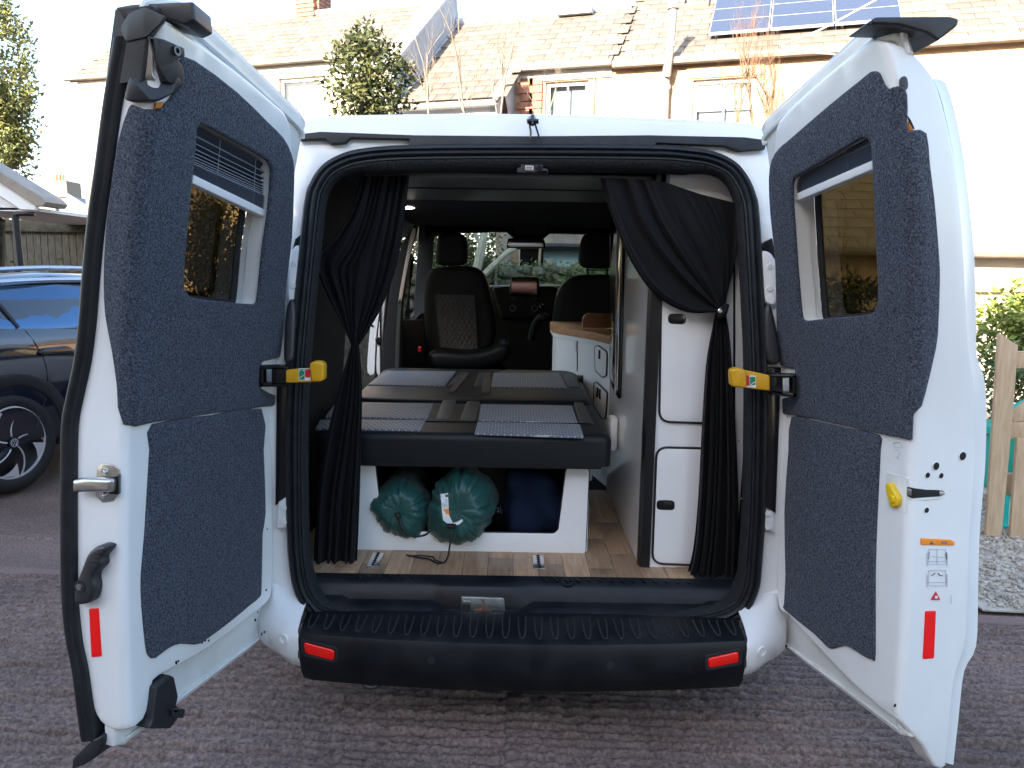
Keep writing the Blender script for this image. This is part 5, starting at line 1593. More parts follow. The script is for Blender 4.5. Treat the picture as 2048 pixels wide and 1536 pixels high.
# house A on the left
hA = thing('terraced_house', 'pale terraced house on the left behind the evergreen shrub, higher slate roof', 'house', tuple(H(-2, 1.5, 0)), 'terrace of houses')
wall_slab('wall', -5.3, 1.86, -.05, 5.12, 'pale_render', hA, holes=[(-.75, .20, 3.5, 4.85)])
window(hA, -.75, .20, 3.5, 4.85)
MB().box(H(-1.8, 2.6, 2.5), (6.8, .3, 5), Matrix.Rotation(math.atan2(E1.y, E1.x), 3, 'Z')).build('rear_wall', 'pale_render', hA, 0)
rA = roof(hA, -5.45, 1.80, -.12, 1.95, 5.18, 0, (150, 890), seed=2)
MB().slab([(-5.45, -.12), (1.8, -.12), (1.8, 1.95), (-5.45, 1.95)], lambda s, v, w: H(s, 3.07 - v * math.cos(PIT), 5.15 + v * math.sin(PIT) + w), 0, -.08).build('rear_roof', 'slate', hA, 0)
MB().tube([roof_pt(-5.45, 1.96, 5.18, 0, .03), roof_pt(1.8, 1.96, 5.18, 0, .03)], .07, 8).build('ridge_tile', 'lead', hA)
gutter(hA, -5.5, 1.86, 5.10, -.14)
MB().slab([(-5.3, 4.93), (1.85, 4.93), (1.85, 5.08), (-5.3, 5.08)], lambda s, z, w: H(s, -.03 + w, z), 0, .03).build('fascia', 'window_paint', hA, 0)
gab = [(0, -.05), (2.6, -.05), (2.6, 5.0), (1.5, 6.3), (0, 5.12)]
MB().slab(gab, lambda d, z, w: H(-5.3 + w, d, z), .0, .2).build('gable_wall', 'pale_render', hA, 0)
# parapet coping between A and B
pr_ = []
for v in (-1.15, 2.02):
    pr_.append([roof_pt(1.78, v, 5.18, 0, .20), roof_pt(2.02, v, 5.18, 0, .20), roof_pt(2.02, v, 4.77, 0, -.05), roof_pt(1.78, v, 4.77, 0, -.05)])
MB().loft(pr_, True, True).build('parapet', 'grey_render', hA, 0)
pr_ = []
for v in (-1.2, 2.06):
    pr_.append([roof_pt(1.74, v, 5.18, 0, .25), roof_pt(2.05, v, 5.18, 0, .25), roof_pt(2.05, v, 5.18, 0, .20), roof_pt(1.74, v, 5.18, 0, .20)])
MB().loft(pr_, True, True).build('coping', 'lead', hA, 0)
MB().tube([roof_pt(2.05, -1.15, 4.77, 0, .02), roof_pt(2.05, 1.9, 4.77, 0, .02)], .03, 6).build('flashing', 'lead', hA)
ch = thing('chimney', 'red brick chimney stack with lead flashing rising above the left roof', 'chimney', tuple(H(-1.2, 1.7, 6.2)))
cmb = MB()
c0 = H(-1.15, 1.75, 6.0)
RZ = Matrix.Rotation(math.atan2(E1.y, E1.x), 3, 'Z')
MB().box(H(-1.12, 1.78, 6.6), (.40, .55, 1.9), RZ).build('stack', 'mortar', ch, 0)
brick_me = MB().box((0, 0, 0), (.215, .10, .065)).build('brick', 'red_brick', None, 0)
BRICK = brick_me.data
bpy.data.objects.remove(brick_me)
def put_brick(parent, pos, rz, data=BRICK, name='brick', sc=(1, 1, 1)):
    o = bpy.data.objects.new(name, data)
    COL.objects.link(o)
    o.parent = parent
    o.location = Vector(pos) - wloc(parent)
    o.rotation_euler = (0, 0, rz)
    o.scale = sc
    return o
ra_ = math.atan2(E1.y, E1.x)
for j in range(19):
    for i in range(2):
        put_brick(ch, H(-1.12 + (i - .5) * .2 + (.0 if j % 2 else .02), 1.475, 5.92 + j * .078), ra_, sc=(.93, 1, 1))
        put_brick(ch, H(-.895, 1.62 + i * .23, 5.92 + j * .078), ra_ + R(90))
MB().tube([H(-1.30, 1.42, 6.02), H(-.90, 1.42, 6.22), H(-.82, 1.6, 6.32)], .07, 6).build('flashing', 'lead', ch)
# house B in the middle with its catslide
hB = thing('terraced_house', 'middle terraced house with low catslide roof and red stone corner', 'house', tuple(H(3.6, 1.5, 0)), 'terrace of houses')
wall_slab('wall', 3.60, 5.22, -.05, 4.72, 'sandstone', hB, holes=[(4.16, 4.86, 3.3, 4.50)])
window(hB, 4.16, 4.86, 3.3, 4.50, bars=(1, 1))
vb = .87 / math.cos(PIT)
roof(hB, 2.03, 3.66, -vb, 1.92, 4.80, 0, (740, 1070), seed=4)
roof(hB, 3.66, 5.22, -.10, 1.92, 4.80, 0, (1000, 1300), seed=5)
MB().slab([(2.03, 0), (5.22, 0), (5.22, 1.92), (2.03, 1.92)], lambda s, v, w: H(s, 3.02 - v * math.cos(PIT), 4.80 + v * math.sin(PIT) + w), 0, -.08).build('rear_roof', 'slate', hB, 0)
MB().tube([roof_pt(2.03, 1.93, 4.80, 0, .03), roof_pt(5.22, 1.93, 4.80, 0, .03)], .07, 8).build('ridge_tile', 'lead', hB)
wall_slab('wall', 1.9, 3.62, -.05, 4.02, 'white_render', hB, dep=-.80)
ck = [(-.80, 0), (0, 0), (0, 4.74), (-.80, 4.06)]
MB().slab(ck, lambda d, z, w: H(3.62 + w, d, z), .02, -.10).build('cheek_wall', 'grey_render', hB, 0)
nq = PP(1008, 216, H(3.64, 0, 0), E1)
dd_ = -(nq - Q0).dot(M1)
MB().slab(rpoly([(dd_ - .16, nq.z - .4), (dd_ + .16, nq.z - .4), (dd_ + .16, nq.z), (dd_, nq.z + .2), (dd_ - .16, nq.z)], .03), lambda d, z, w: H(3.64 + w, d, z), .006, -.02).build('arched_window', 'gloss_black', hB)
MB().tube([H(3.65, -.92, 4.10), H(3.65, 0.02, 4.82)], .045, 6).build('verge', 'lead', hB)
gutter(hB, 1.98, 3.66, 4.03, -.93)
gutter(hB, 3.70, 5.24, 4.70, -.14, .06)
MB().slab([(3.7, 4.52), (5.22, 4.52), (5.22, 4.66), (3.7, 4.66)], lambda s, z, w: H(s, -.03 + w, z), 0, .03).build('fascia', 'window_paint', hB, 0)
for j in range(12):
    for i in range(2):
        put_brick(hB, H(3.80 + i * .21 + (.06 if j % 2 else 0) * (i == 0), -.01, 3.2 + j * .12), ra_, sc=(.95, .6, 1.65), name='quoin_stone')
MB().tube([H(4.95, -.02, .0), H(4.95, -.02, 4.55)], .015, 6).build('cable', 'gutter', hB)
MB().tube([roof_pt(4.28, 1.9, 4.80, 0, .0), roof_pt(4.28, 1.9, 4.80, 0, .0) + Vector((0, 0, .55))], .09, 10).build('flue', 'lead', hB)
MB().box(roof_pt(4.28, 1.82, 4.80, 0, .05), (.6, .3, .12), RZ).build('flue_flashing', 'lead', hB, 0)
# house C on the right: solar panels, soil pipe
hC = thing('terraced_house', 'right-hand sandstone terraced house whose slate roof carries the solar panels', 'house', tuple(H(8, 1.5, 0)), 'terrace of houses')
wall_slab('wall', 5.225, 14, -.05, 4.66, 'sandstone', hC, holes=[(6.45, 7.35, 3.2, 4.4)])
window(hC, 6.45, 7.35, 3.2, 4.4)
roof(hC, 5.225, 14, -.10, 4.2, 4.76, 0, (1230, 2048), seed=6, hide=lambda s, v: 6.6 < s < 9.25 and v > .38)
MB().box(H(8, 4.5, 2.5), (8, .3, 6), RZ).build('rear_wall', 'sandstone', hC, 0)
gutter(hC, 5.25, 14, 4.66, -.13, .06)
MB().slab([(6.35, 4.42), (7.45, 4.42), (7.45, 4.58), (6.35, 4.58)], lambda s, z, w: H(s, -.02 + w, z), 0, .05).build('lintel', 'sill_stone', hC, 0)
pp = [H(6.06, -.09, 0), H(6.06, -.09, 4.25), H(6.08, -.16, 4.45), H(6.12, -.24, 4.85), H(6.14, -.24, 5.35)]
pipe = MB().tube(sm(pp, 5), .058, 10).build('soil_pipe', 'pipe_grey', hC)
MB().tube([pp[-1], pp[-1] + Vector((0, 0, .07))], .085, 10).build('pipe_cowl', 'pipe_grey', pipe)
for z in (4.3, 4.86):
    MB().tube([H(6.06 + (z > 4.5) * .06, -.09 - (z > 4.5) * .15, z - .03), H(6.06 + (z > 4.5) * .06, -.09 - (z > 4.5) * .15, z + .03)], .068, 10).build('pipe_collar', 'window_paint', pipe)
MB().slab([(6.05, 1.75), (6.5, 1.75), (6.5, 2.6), (6.05, 2.6)], lambda s, v, w: roof_pt(s, v, 4.76, 0, w), .08, 0, holes=[[(6.1, 1.8), (6.45, 1.8), (6.45, 2.55), (6.1, 2.55)]]).build('skylight', 'gutter', hC, 0)
for k in range(3):
    s0 = 6.62 + k * .88
    nm = ('left-hand', 'middle', 'right-hand')[k]
    sp_ = thing('solar_panel', f'{nm} dark blue solar panel of the row on the slate roof', 'solar panel', tuple(roof_pt(s0 + .43, .4, 4.76, 0, .1)), 'solar panels on the roof')
    MB().slab([(s0, .42), (s0 + .862, .42), (s0 + .862, 2.2), (s0, 2.2)], lambda s, v, w: roof_pt(s, v, 4.76, 0, w), .13, .09, r=.004).build('panel_frame', 'lead', sp_, 0)
    MB().slab([(s0 + .012, .432), (s0 + .85, .432), (s0 + .85, 2.19), (s0 + .012, 2.19)], lambda s, v, w: roof_pt(s, v, 4.76, 0, w), .1335, .131).build('cell_sheet', 'solar', sp_, 0)
    for v in (.85, 1.30, 1.75):
        MB().tube([roof_pt(s0 + .02, v, 4.76, 0, .134), roof_pt(s0 + .84, v, 4.76, 0, .134)], .004, 4).build('cell_line', 'lead', sp_)
    for s in (s0 + .1, s0 + .76):
        MB().tube([roof_pt(s, .5, 4.76, 0, .0), roof_pt(s, .5, 4.76, 0, .09)], .02, 4).build('mount', 'lead', sp_)
# overhead cable
tag(MB().tube(sm([H(8.4, -.1, 4.6) , P(1560, 95, 10.5), P(1640, 60, 10), P(1752, 0, 9.3), P(1900, -80, 8.5)], 5), .012, 5).build('overhead_cable', 'window_paint', None), 'thin pale overhead cable running up past the solar panels', 'cable')
# low outbuilding far right
mat('glare_slate', (.30, .265, .215), .75, col2=(.42, .38, .31), vscale=3, bump=.3, bscale=60)  # slate colour lightened to imitate an overexposed sunlit roof
GLARE_SLATE = SLATE.copy(); GLARE_SLATE.materials.clear(); GLARE_SLATE.materials.append(MATS['glare_slate'])
ob = thing('outbuilding', 'low sunlit outbuilding with slate roof at the far right edge', 'outbuilding', (6.6, 8.6, 0))
oz = P(2000, 500, 8.4).z
XO0 = P(1570, 500, 8.4).x
MB().box((XO0 + 3.5, 9.4, oz / 2), (7, 1.9, oz)).build('wall', 'pale_render', ob, 0)
orf = MB().slab([(XO0 - .1, 0), (XO0 + 7.2, 0), (XO0 + 7.2, 2.0), (XO0 - .1, 2.0)], lambda x, v, w: Vector((x, 8.32 + v * .82 - w * .57, oz + v * .57 + w * .82)), .02, -.04).build('roof', 'glare_slate', ob, 0)
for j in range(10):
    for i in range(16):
        o = bpy.data.objects.new('slate', GLARE_SLATE); COL.objects.link(o); o.parent = orf
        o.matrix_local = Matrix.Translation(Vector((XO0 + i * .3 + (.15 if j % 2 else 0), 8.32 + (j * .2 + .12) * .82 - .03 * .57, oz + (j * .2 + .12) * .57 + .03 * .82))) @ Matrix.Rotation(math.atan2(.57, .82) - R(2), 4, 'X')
MB().tube([(XO0 - .1, 8.25, oz - .04), (XO0 + 7, 8.25, oz - .04)], .05, 8).build('gutter', 'gutter', ob)
MB().slab(pxz([(1955, 570), (2060, 570), (2060, 584), (1955, 584)], 8.38), XY(8.38), 0, .1).build('ledge', 'sill_stone', ob, 0)
MB().slab(rpoly(pxz([(2026, 545), (2044, 545), (2044, 558), (2026, 558)], 8.40), .01), XY(8.40), 0, .06).build('wall_vent', 'sill_stone', ob, 0)

# ------------------------------------------------------------------ plants
mat('leaf_dark', (.028, .046, .016), .45, col2=(.11, .11, .028), vscale=5)
mat('leaf_gold', (.20, .19, .05), .5, col2=(.11, .14, .045), vscale=4)
mat('leaf_bush', (.10, .16, .025), .5, col2=(.22, .24, .04), vscale=6)
mat('leaf_ivy', (.045, .085, .025), .5, col2=(.10, .14, .04), vscale=5)
mat('bark', (.13, .095, .07), .85, col2=(.20, .16, .12), vscale=20, bump=.5, bscale=60)
mat('twig_pale', (.20, .15, .11), .8, col2=(.30, .24, .18), vscale=9)
mat('twig_red', (.15, .075, .04), .8, col2=(.24, .13, .07), vscale=9)
mat('bark_pale', (.22, .22, .18), .8, col2=(.30, .30, .25), vscale=12, bump=.4, bscale=60)
def leaves(mb, pts, size, rg, droop=.3, asp=.45):
    for p in pts:
        d = Vector((rg.gauss(0, 1), rg.gauss(0, 1), rg.gauss(.3, .8))).normalized()
        s = d.cross(Vector((rg.gauss(0, 1), rg.gauss(0, 1), rg.gauss(0, 1)))).normalized()
        L = size * rg.uniform(.6, 1.3)
        w = L * asp * .5
        n = d.cross(s) * (L * .12)
        mb.add([p, p + d * L * .5 + s * w + n, p + d * L, p + d * L * .5 - s * w + n], [(0, 1, 2, 3)])
def blob_pts(rg, c, rad, n, shell=.55, lump=.35, seed=0):
    out = []
    while len(out) < n:
        d = Vector((rg.gauss(0, 1), rg.gauss(0, 1), rg.gauss(0, 1))).normalized()
        k = 1 + lump * noise.noise(d * 2.1 + Vector((seed, 3, 1))) + .5 * lump * noise.noise(d * 5 + Vector((seed, 9, 1)))
        r_ = rg.uniform(shell, 1.0) ** .7 * k
        q = Vector((d.x * rad[0], d.y * rad[1], d.z * rad[2])) * r_
        if noise.noise((Vector(c) + q) * (3.0 / max(rad))) > -.28:
            out.append(Vector(c) + q)
    return out
def branch(mb, p, d, L, r_, rg, depth, spread=.5, up=.15, tips=None, seg=4, n_kids=(2, 3)):
    pts, rr = [p], [r_]
    q = p
    for k in range(seg):
        d = (d + Vector((rg.gauss(0, .12), rg.gauss(0, .12), rg.gauss(up * .3, .10)))).normalized()
        q = q + d * (L / seg)
        pts.append(q)
        rr.append(lerp(r_, r_ * .55, (k + 1) / seg))
    mb.tube(pts, rr, 5 if r_ > .008 else 4)
    if tips is not None and depth <= 1:
        tips += pts[1:]
    if depth > 0:
        for i in range(rg.randint(*n_kids)):
            k = rg.randint(1, seg)
            nd = (d + Vector((rg.gauss(0, spread), rg.gauss(0, spread), rg.gauss(up, spread * .6)))).normalized()
            branch(mb, pts[k], nd, L * rg.uniform(.5, .8), rr[k] * .62, rg, depth - 1, spread, up, tips, seg, n_kids)
# evergreen shrub above the van roof
def shrub(name, label, base, top_c, rad, n, size, lm, seed, group=None, trunk=.05, bark='bark', depth=3, up=.3):
    rg = random.Random(seed)
    t = thing(name, label, 'tree' if base.z < .2 and rad[2] > .8 else 'shrub', tuple(base), group)
    tm = MB()
    tips = []
    h = (top_c.z - rad[2] * .5) - base.z
    mid = Vector((top_c.x, top_c.y, base.z + max(h, .1)))
    tm.tube(sm([base, base.lerp(mid, .5) + Vector((.05, 0, 0)), mid], 4), [trunk] * 9 if False else [lerp(trunk, trunk * .6, k / 8) for k in range(9)], 7)
    for k in range(7):
        branch(tm, mid.lerp(base, rg.uniform(0, .2)), Vector((rg.gauss(0, .3), rg.gauss(0, .3), 1)).normalized(), min(rad[2], rad[0] * 1.3) * rg.uniform(.5, .9), trunk * .5, rg, depth, .45, up, tips)
    tm.build('trunk', bark, t)
    lv = MB()
    pts = blob_pts(rg, top_c, rad, int(n * .6), seed=seed)
    good = [p for p in tips if ((p.x - top_c.x) / rad[0]) ** 2 + ((p.y - top_c.y) / rad[1]) ** 2 + ((p.z - top_c.z) / rad[2]) ** 2 < 1.25]
    for k in range(int(n * .4)):
        if good:
            p = rg.choice(good)
            pts.append(p + Vector((rg.gauss(0, .05), rg.gauss(0, .05), rg.gauss(0, .05))))
    leaves(lv, pts, size, rg)
    lv.build('foliage', lm, t, 0, merge=False)
    return t
c = P(738, 165, 9.4)
shrub('evergreen_shrub', 'leafy evergreen shrub sunlit at its top, rising above the van roof', Vector((c.x, c.y, 0)), c, (.50, .50, .55), 3300, .085, 'leaf_dark', 41)
c2 = P(725, 95, 9.4)
# fold the taller sprig into the same crown
lv = MB(); rg = random.Random(3); leaves(lv, blob_pts(rg, c2, (.20, .2, .34), 330, .2) + blob_pts(rg, P(815, 150, 9.4), (.13, .13, .22), 90, .2), .08, rg)
sprig = lv.build('foliage', 'leaf_dark', bpy.data.objects['evergreen_shrub'], 0, merge=False)
# tall tree at the left edge
c = P(-20, 170, 12)
shrub('tall_tree', 'tall golden-green tree in sunlight at the far left edge', Vector((c.x, c.y, 0)), c, (.62, .62, 1.75), 9000, .09, 'leaf_gold', 52, trunk=.12)
# bare shrubs between shrub and brick corner
def bare(name, label, bases, seed, m, L, rad, depth, Y0, up=.35, group='bare winter shrubs'):
    for k, (x, y, dx, Lk, lb) in enumerate(bases):
        rg = random.Random(seed + k)
        b = P(x, y, Y0 + rg.uniform(-.3, .3))
        mb = MB()
        gp = Vector((b.x - dx * .3, b.y, 0))
        mb.tube([gp, gp.lerp(b, .6) + Vector((.02, 0, 0)), b], [rad * 1.5, rad * 1.2, rad], 5)
        branch(mb, b, Vector((dx, 0, 1)).normalized(), Lk, rad, rg, depth, .42, up, None, 5, (2, 4))
        branch(mb, b, Vector((-dx - .2, .1, .9)).normalized(), Lk * .7, rad * .7, rg, depth, .45, up, None, 5, (2, 4))
        tag(mb.build(name, m, None), lb, 'shrub', group)
bare('bare_shrub', '', [(858, 245, -.05, .75, 'bare twiggy shrub rising just right of the leafy evergreen'), (935, 250, .02, .95, 'tallest bare shrub, in front of the low catslide roof'), (1000, 245, .25, .9, 'bare shrub with pale stems in front of the grey cheek wall'), (1090, 250, .35, .45, 'bare low twigs in front of the red stone corner')], 71, 'twig_pale', .8, .014, 4, 9.3)
bare('wall_creeper', '', [(1475, 255, -.05, .85, 'bare reddish creeper on the sandstone wall, leftmost of the three'), (1505, 255, .05, .95, 'bare reddish creeper on the sandstone wall, middle of the three'), (1540, 255, .15, .85, 'bare reddish creeper on the sandstone wall, rightmost of the three')], 91, 'twig_red', .8, .018, 4, 10.6, .5, 'bare creepers on the house')

# ------------------------------------------------------------------ left: fence, carport gable, distant house
mat('fence_old', (.055, .052, .042), .85, col2=(.12, .115, .095), vscale=9, stretch=(6, 6, 1), bump=.4, bscale=60)
mat('fence_moss', (.035, .035, .022), .9, col2=(.085, .078, .055), vscale=14, bump=.5, bscale=50)
fl = thing('picket_fence', 'old mossy close-board fence behind the dark car on the left', 'fence', tuple(PZ(100, 760, 0)))
YF = 9.6
for k in range(-3, 12):
    x = 38 + k * 14.2
    a, b = P(x, 452, YF), P(x + 13.2, 452, YF)
    MB().box(((a.x + b.x) / 2, YF, a.z / 2), (b.x - a.x, .02, a.z), None, .004).build('fence_board', 'fence_old', fl, 0)
a, b = P(-30, 447, YF - .05), P(230, 451, YF - .05)
MB().box(((a.x + b.x) / 2, YF - .04, a.z - .02), (b.x - a.x, .06, .14), None, .01).build('top_rail', 'fence_moss', fl)
MB().box(((a.x + b.x) / 2, YF + .04, .5), (b.x - a.x, .04, .09)).build('back_rail', 'fence_moss', fl, 0)
lv = MB(); rg = random.Random(9)
leaves(lv, [Vector((rg.uniform(P(0, 500, YF).x, P(190, 500, YF).x), YF - rg.uniform(.05, .3), rg.uniform(1.0, 1.55) * rg.uniform(.6, 1.05))) for _ in range(700)], .07, rg)
iv = lv.build('ivy', 'leaf_ivy', None, 0, merge=False); stuff(iv); iv['label'] = 'low ivy growing along the foot of the old fence'
c = P(425, 560, 8.0)
shrub('dimming_yew', 'dark yew added to dim the view through the left door window', Vector((c.x, c.y, 0)), c + Vector((.0, 0, .05)), (.75, .5, .85), 6500, .06, 'leaf_dark', 57, trunk=.06)  # added foliage that darkens what shows through the left window
# carport gable
cp = thing('carport', 'white-boarded carport gable with grey verge at the left edge', 'carport', tuple(PZ(0, 800, 0)))
YG = 7.2
MB().slab(pxz([(-160, 247), (-160, 262), (72, 412), (86, 412), (92, 404), (80, 392)], YG), XY(YG), 0, .35, r=.004).build('verge', 'gutter', cp, 0)
MB().slab(pxz([(-160, 264), (-160, 300), (-10, 385), (40, 418), (71, 420), (71, 410)], YG + .04), XY(YG + .04), 0, .03, r=.003).build('bargeboard', 'white_plastic', cp, 0)
MB().slab(pxz([(-160, 300), (-160, 420), (40, 420), (-10, 387)], YG + .1), XY(YG + .1), 0, .03).build('gable_board', 'white_render', cp, 0)
MB().slab([(P(-160, 400, YG).x, YG + .1), (P(66, 420, YG).x, YG + .1), (P(66, 420, YG).x, YG + 3), (P(-160, 400, YG).x, YG + 3)], lambda x, y, w: Vector((x, y, P(40, 421, YG).z + w)), 0, .03).build('soffit', 'white_render', cp, 0)
MB().tube(sm([P(70, 428, YG + .1), P(36, 428, YG + .1), P(29, 434, YG + .1)], 4), .022, 8).build('downpipe', 'rubber', cp)
pq = P(30, 430, YG + .1)
MB().tube([pq, Vector((pq.x + .06, pq.y, 0))], .032, 8).build('downpipe', 'rubber', cp)
MB().tube([P(-4, 440, YG + .3), PZ(-4, 800, 0)], .06, 6).build('post', 'fence_moss', cp)
w0 = P(-160, 425, YG + 2.6); w1 = P(4, 425, YG + 2.6)
MB().box(((w0.x + w1.x) / 2, YG + 2.6, .8), (w1.x - w0.x, .2, 1.6)).build('side_wall', 'pale_render', cp, 0)
# distant gable with chimney
mat('far_render', (.22, .24, .27), .9, col2=(.26, .28, .31), vscale=2)  # white render greyed, the wall's shade put into its colour
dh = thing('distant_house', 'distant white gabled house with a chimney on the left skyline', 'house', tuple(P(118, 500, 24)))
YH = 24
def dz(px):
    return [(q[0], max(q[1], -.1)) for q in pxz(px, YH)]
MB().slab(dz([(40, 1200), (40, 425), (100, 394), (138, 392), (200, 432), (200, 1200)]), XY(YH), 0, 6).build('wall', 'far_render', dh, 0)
mat('far_stack', (.26, .20, .15), .9)
cs = MB().slab(pxz([(109, 395), (108, 362), (132, 361), (135, 393)], YH - .05), XY(YH - .05), 0, .8).build('chimney', 'far_stack', dh, 0)
for x in (112, 119, 126):
    MB().tube([P(x, 364, YH + .3), P(x, 349, YH + .3)], .05, 8).build('chimney_pot', 'terracotta', cs)
MB().tube([P(110, 395, YH - .05), P(111, 445, YH - .05)], .05, 6).build('downpipe', 'lead', dh)
for a, b in (((36, 428), (104, 392)), ((134, 390), (204, 434))):
    MB().tube([P(*a, YH - .05), P(*b, YH - .05)], .06, 5).build('verge', 'lead', dh)

# ------------------------------------------------------------------ right: picket fence, gravel, toy, shrub
mat('fence_new', (.36, .255, .16), .75, col2=(.46, .34, .22), vscale=7, stretch=(7, 7, .8), bump=.2, bscale=50)
mat('gravel_stone', (.27, .235, .19), .85, col2=(.50, .45, .38), vscale=14, bump=.3, bscale=60)
mat('toy_teal', (.02, .42, .33), .4)
mat('toy_coral', (.62, .22, .16), .5)
fr_ = thing('garden_fence', 'pale timber picket fence with curved tops at the right edge', 'fence', tuple(PZ(2005, 1080, 0)))
g0 = PZ(1990, 1078, 0)
YP = g0.y
def pk(px, Y, th=.022):
    return MB().slab(rpoly(pxz(px, Y), .004), XY(Y), 0, th, r=.003).build('picket', 'fence_new', fr_, 30)
pk([(1972, 1072), (2003, 1076), (2014, 960), (2026, 830), (2033, 740), (2037, 690), (2028, 686), (2014, 676), (2004, 668), (1998, 668), (1994, 740), (1986, 860), (1978, 980)], YP)
pk([(2020, 1083), (2050, 1086), (2060, 980), (2070, 880), (2035, 876), (2028, 970)], YP)
for k in range(1, 5):
    x0 = 2050 + 55 * k
    pk([(x0 - 20, 1086), (x0 + 12, 1090), (x0 + 45, 690), (x0 + 10, 672)], YP)
for y0, y1 in ((702, 736), (843, 876)):
    a, b = P(2026, y0, YP + .045), P(2026, y1, YP + .045)
    MB().box((a.x + .9, YP + .045, (a.z + b.z) / 2), (1.9, .04, abs(a.z - b.z)), None, .004).build('fence_rail', 'fence_new', fr_, 30)
MB().slab(pxz([(2024, 828), (2048, 808), (2090, 775), (2090, 800), (2050, 842), (2026, 845)], YP + .03), XY(YP + .03), 0, .03, r=.003).build('brace', 'fence_new', fr_, 30)
a = P(2010, 980, YP + .08)
MB().box((a.x + .9, YP + .15, .30), (1.9, .05, .13), None, .006).build('gravel_board', 'fence_new', fr_, 30)
toy = thing('garden_toy', 'turquoise plastic garden toy behind the picket fence', 'toy', (P(2060, 900, YP + .5).x, YP + .5, 0))
MB().slab(rpoly(pxz([(2008, 995), (2012, 860), (2090, 845), (2140, 995)], YP + .5), .03), XY(YP + .5), 0, .3, r=.02).build('toy_body', 'toy_teal', toy)
MB().tube(sm([P(2016, 822, YP + .5), P(2048, 806, YP + .5), P(2100, 780, YP + .5)], 4), .022, 8).build('toy_bar', 'toy_teal', toy)
MB().slab(rpoly(pxz([(2024, 955), (2034, 925), (2050, 935), (2050, 960)], YP + .49), .01), XY(YP + .49), 0, .02, r=.005).build('toy_panel', 'toy_coral', toy)
MB().tube([P(2012, 990, YP + .55), PZ(2010, 1060, 0)], .03, 6).build('toy_leg', 'toy_teal', toy)
c = P(2040, 655, 5.6)
shrub('garden_shrub', 'bright yellow-green shrub behind the picket fence on the right', Vector((c.x + .2, c.y, 0)), c + Vector((.12, 0, -.06)), (.45, .45, .36), 2600, .07, 'leaf_bush', 77, trunk=.03)
c = P(2010, 740, 5.2)
shrub('garden_shrub', 'darker low shrub under the yellow-green one beside the picket', Vector((c.x + .1, c.y, 0)), c + Vector((.05, 0, -.12)), (.28, .3, .34), 1000, .06, 'leaf_ivy', 79, trunk=.02)
c = P(1690, 615, 7.0)
shrub('garden_hedge', 'dark clipped hedge seen low through the right door window', Vector((c.x, c.y, 0)), c + Vector((0, 0, -.15)), (.75, .3, .45), 3000, .06, 'leaf_dark', 83, trunk=.03)
bare('bare_shrub', '', [(1640, 600, .35, .6, 'bare twigs seen through the right door window, left of the two'), (1720, 600, -.2, .55, 'bare twigs seen through the right door window, right of the two')], 131, 'twig_pale', .8, .008, 3, 7.3)
# gravel bed beyond the concrete
gv = MB()
rg = random.Random(14)
ico = bmesh.new(); bmesh.ops.create_icosphere(ico, subdivisions=1, radius=1)
ico.verts.index_update()
ico2 = bmesh.new(); bmesh.ops.create_icosphere(ico2, subdivisions=2, radius=1); ico2.verts.index_update()
IV2 = [v.co.copy() for v in ico2.verts]; IF2 = [tuple(v.index for v in f.verts) for f in ico2.faces]
IV = [v.co.copy() for v in ico.verts]; IF = [tuple(v.index for v in f.verts) for f in ico.faces]
for _ in range(7000):
    x = rg.uniform(2.25, 4.3)
    y = rg.uniform(joint_y(x) + .10, YP + .9)
    s = rg.uniform(.006, .015)
    R3 = Matrix.Rotation(rg.uniform(0, 6.3), 3, Vector((rg.gauss(0, 1), rg.gauss(0, 1), rg.gauss(0, 1))).normalized())
    sc_ = Vector((rg.uniform(.8, 1.4), rg.uniform(.7, 1.2), rg.uniform(.5, .9)))
    gv.add([Vector((x, y, .010 + s * .3)) + R3 @ Vector((v.x * sc_.x * s, v.y * sc_.y * s, v.z * sc_.z * s)) * (1 + .2 * noise.noise(v * 3 + Vector((x * 9, y * 9, 0)))) for v in IV], IF)
go = stuff(gv.build('gravel', 'gravel_stone', None, 0, merge=False))
go['label'] = 'pale gravel strip between the concrete and the picket fence'
struct(MB().slab([(2.2, joint_y(2.2) + .07), (7, joint_y(7) + .07), (7, YP + 4.5), (2.2, YP + 4.5)], fnP, .008, .0).build('gravel_bed', 'gravel_stone', None, 0))
kb_ = [(2.2, joint_y(2.2)), (7, joint_y(7))]

# ------------------------------------------------------------------ ahead of the van: stone wall, hedge, tree, lean-to with shade-blue wall
mat('wall_stone', (.075, .07, .05), .9, col2=(.24, .235, .19), vscale=11, bump=.7, bscale=25)
sw = thing('stone_wall', 'mossy rubble stone wall seen through the windscreen', 'wall', (.2, 9.1, 0))
rg = random.Random(23)
stone_ms = []
for k in range(6):
    mb = MB().add([v * (1 + .55 * noise.noise(v * 1.4 + Vector((k * 5, 0, 0))) + .22 * noise.noise(v * 4 + Vector((k * 3, 0, 0)))) for v in IV2], IF2)
    bm = bmesh.new(); o = mb.build('stone', 'wall_stone', None, 60); stone_ms.append(o.data); bpy.data.objects.remove(o)
MB().box((0, 9.45, .80), (7.0, .30, 1.60)).build('wall_core', 'fence_moss', sw, 0)
z = .95
while z < 1.58:
    x = -1.7
    hgt = rg.uniform(.09, .16)
    while x < 1.9:
        wd = rg.uniform(.12, .30)
        o = bpy.data.objects.new('stone', rg.choice(stone_ms)); COL.objects.link(o); o.parent = sw
        o.location = Vector((x + wd / 2, 9.3 + rg.uniform(-.03, .03), z + hgt / 2 + rg.uniform(-.05, .05))) - wloc(sw)
        o.scale = (wd * .56, .16, hgt * .58)
        o.rotation_euler = (rg.uniform(-.4, .4), rg.uniform(-.45, .45), rg.uniform(-.4, .4))
        x += wd
    z += hgt
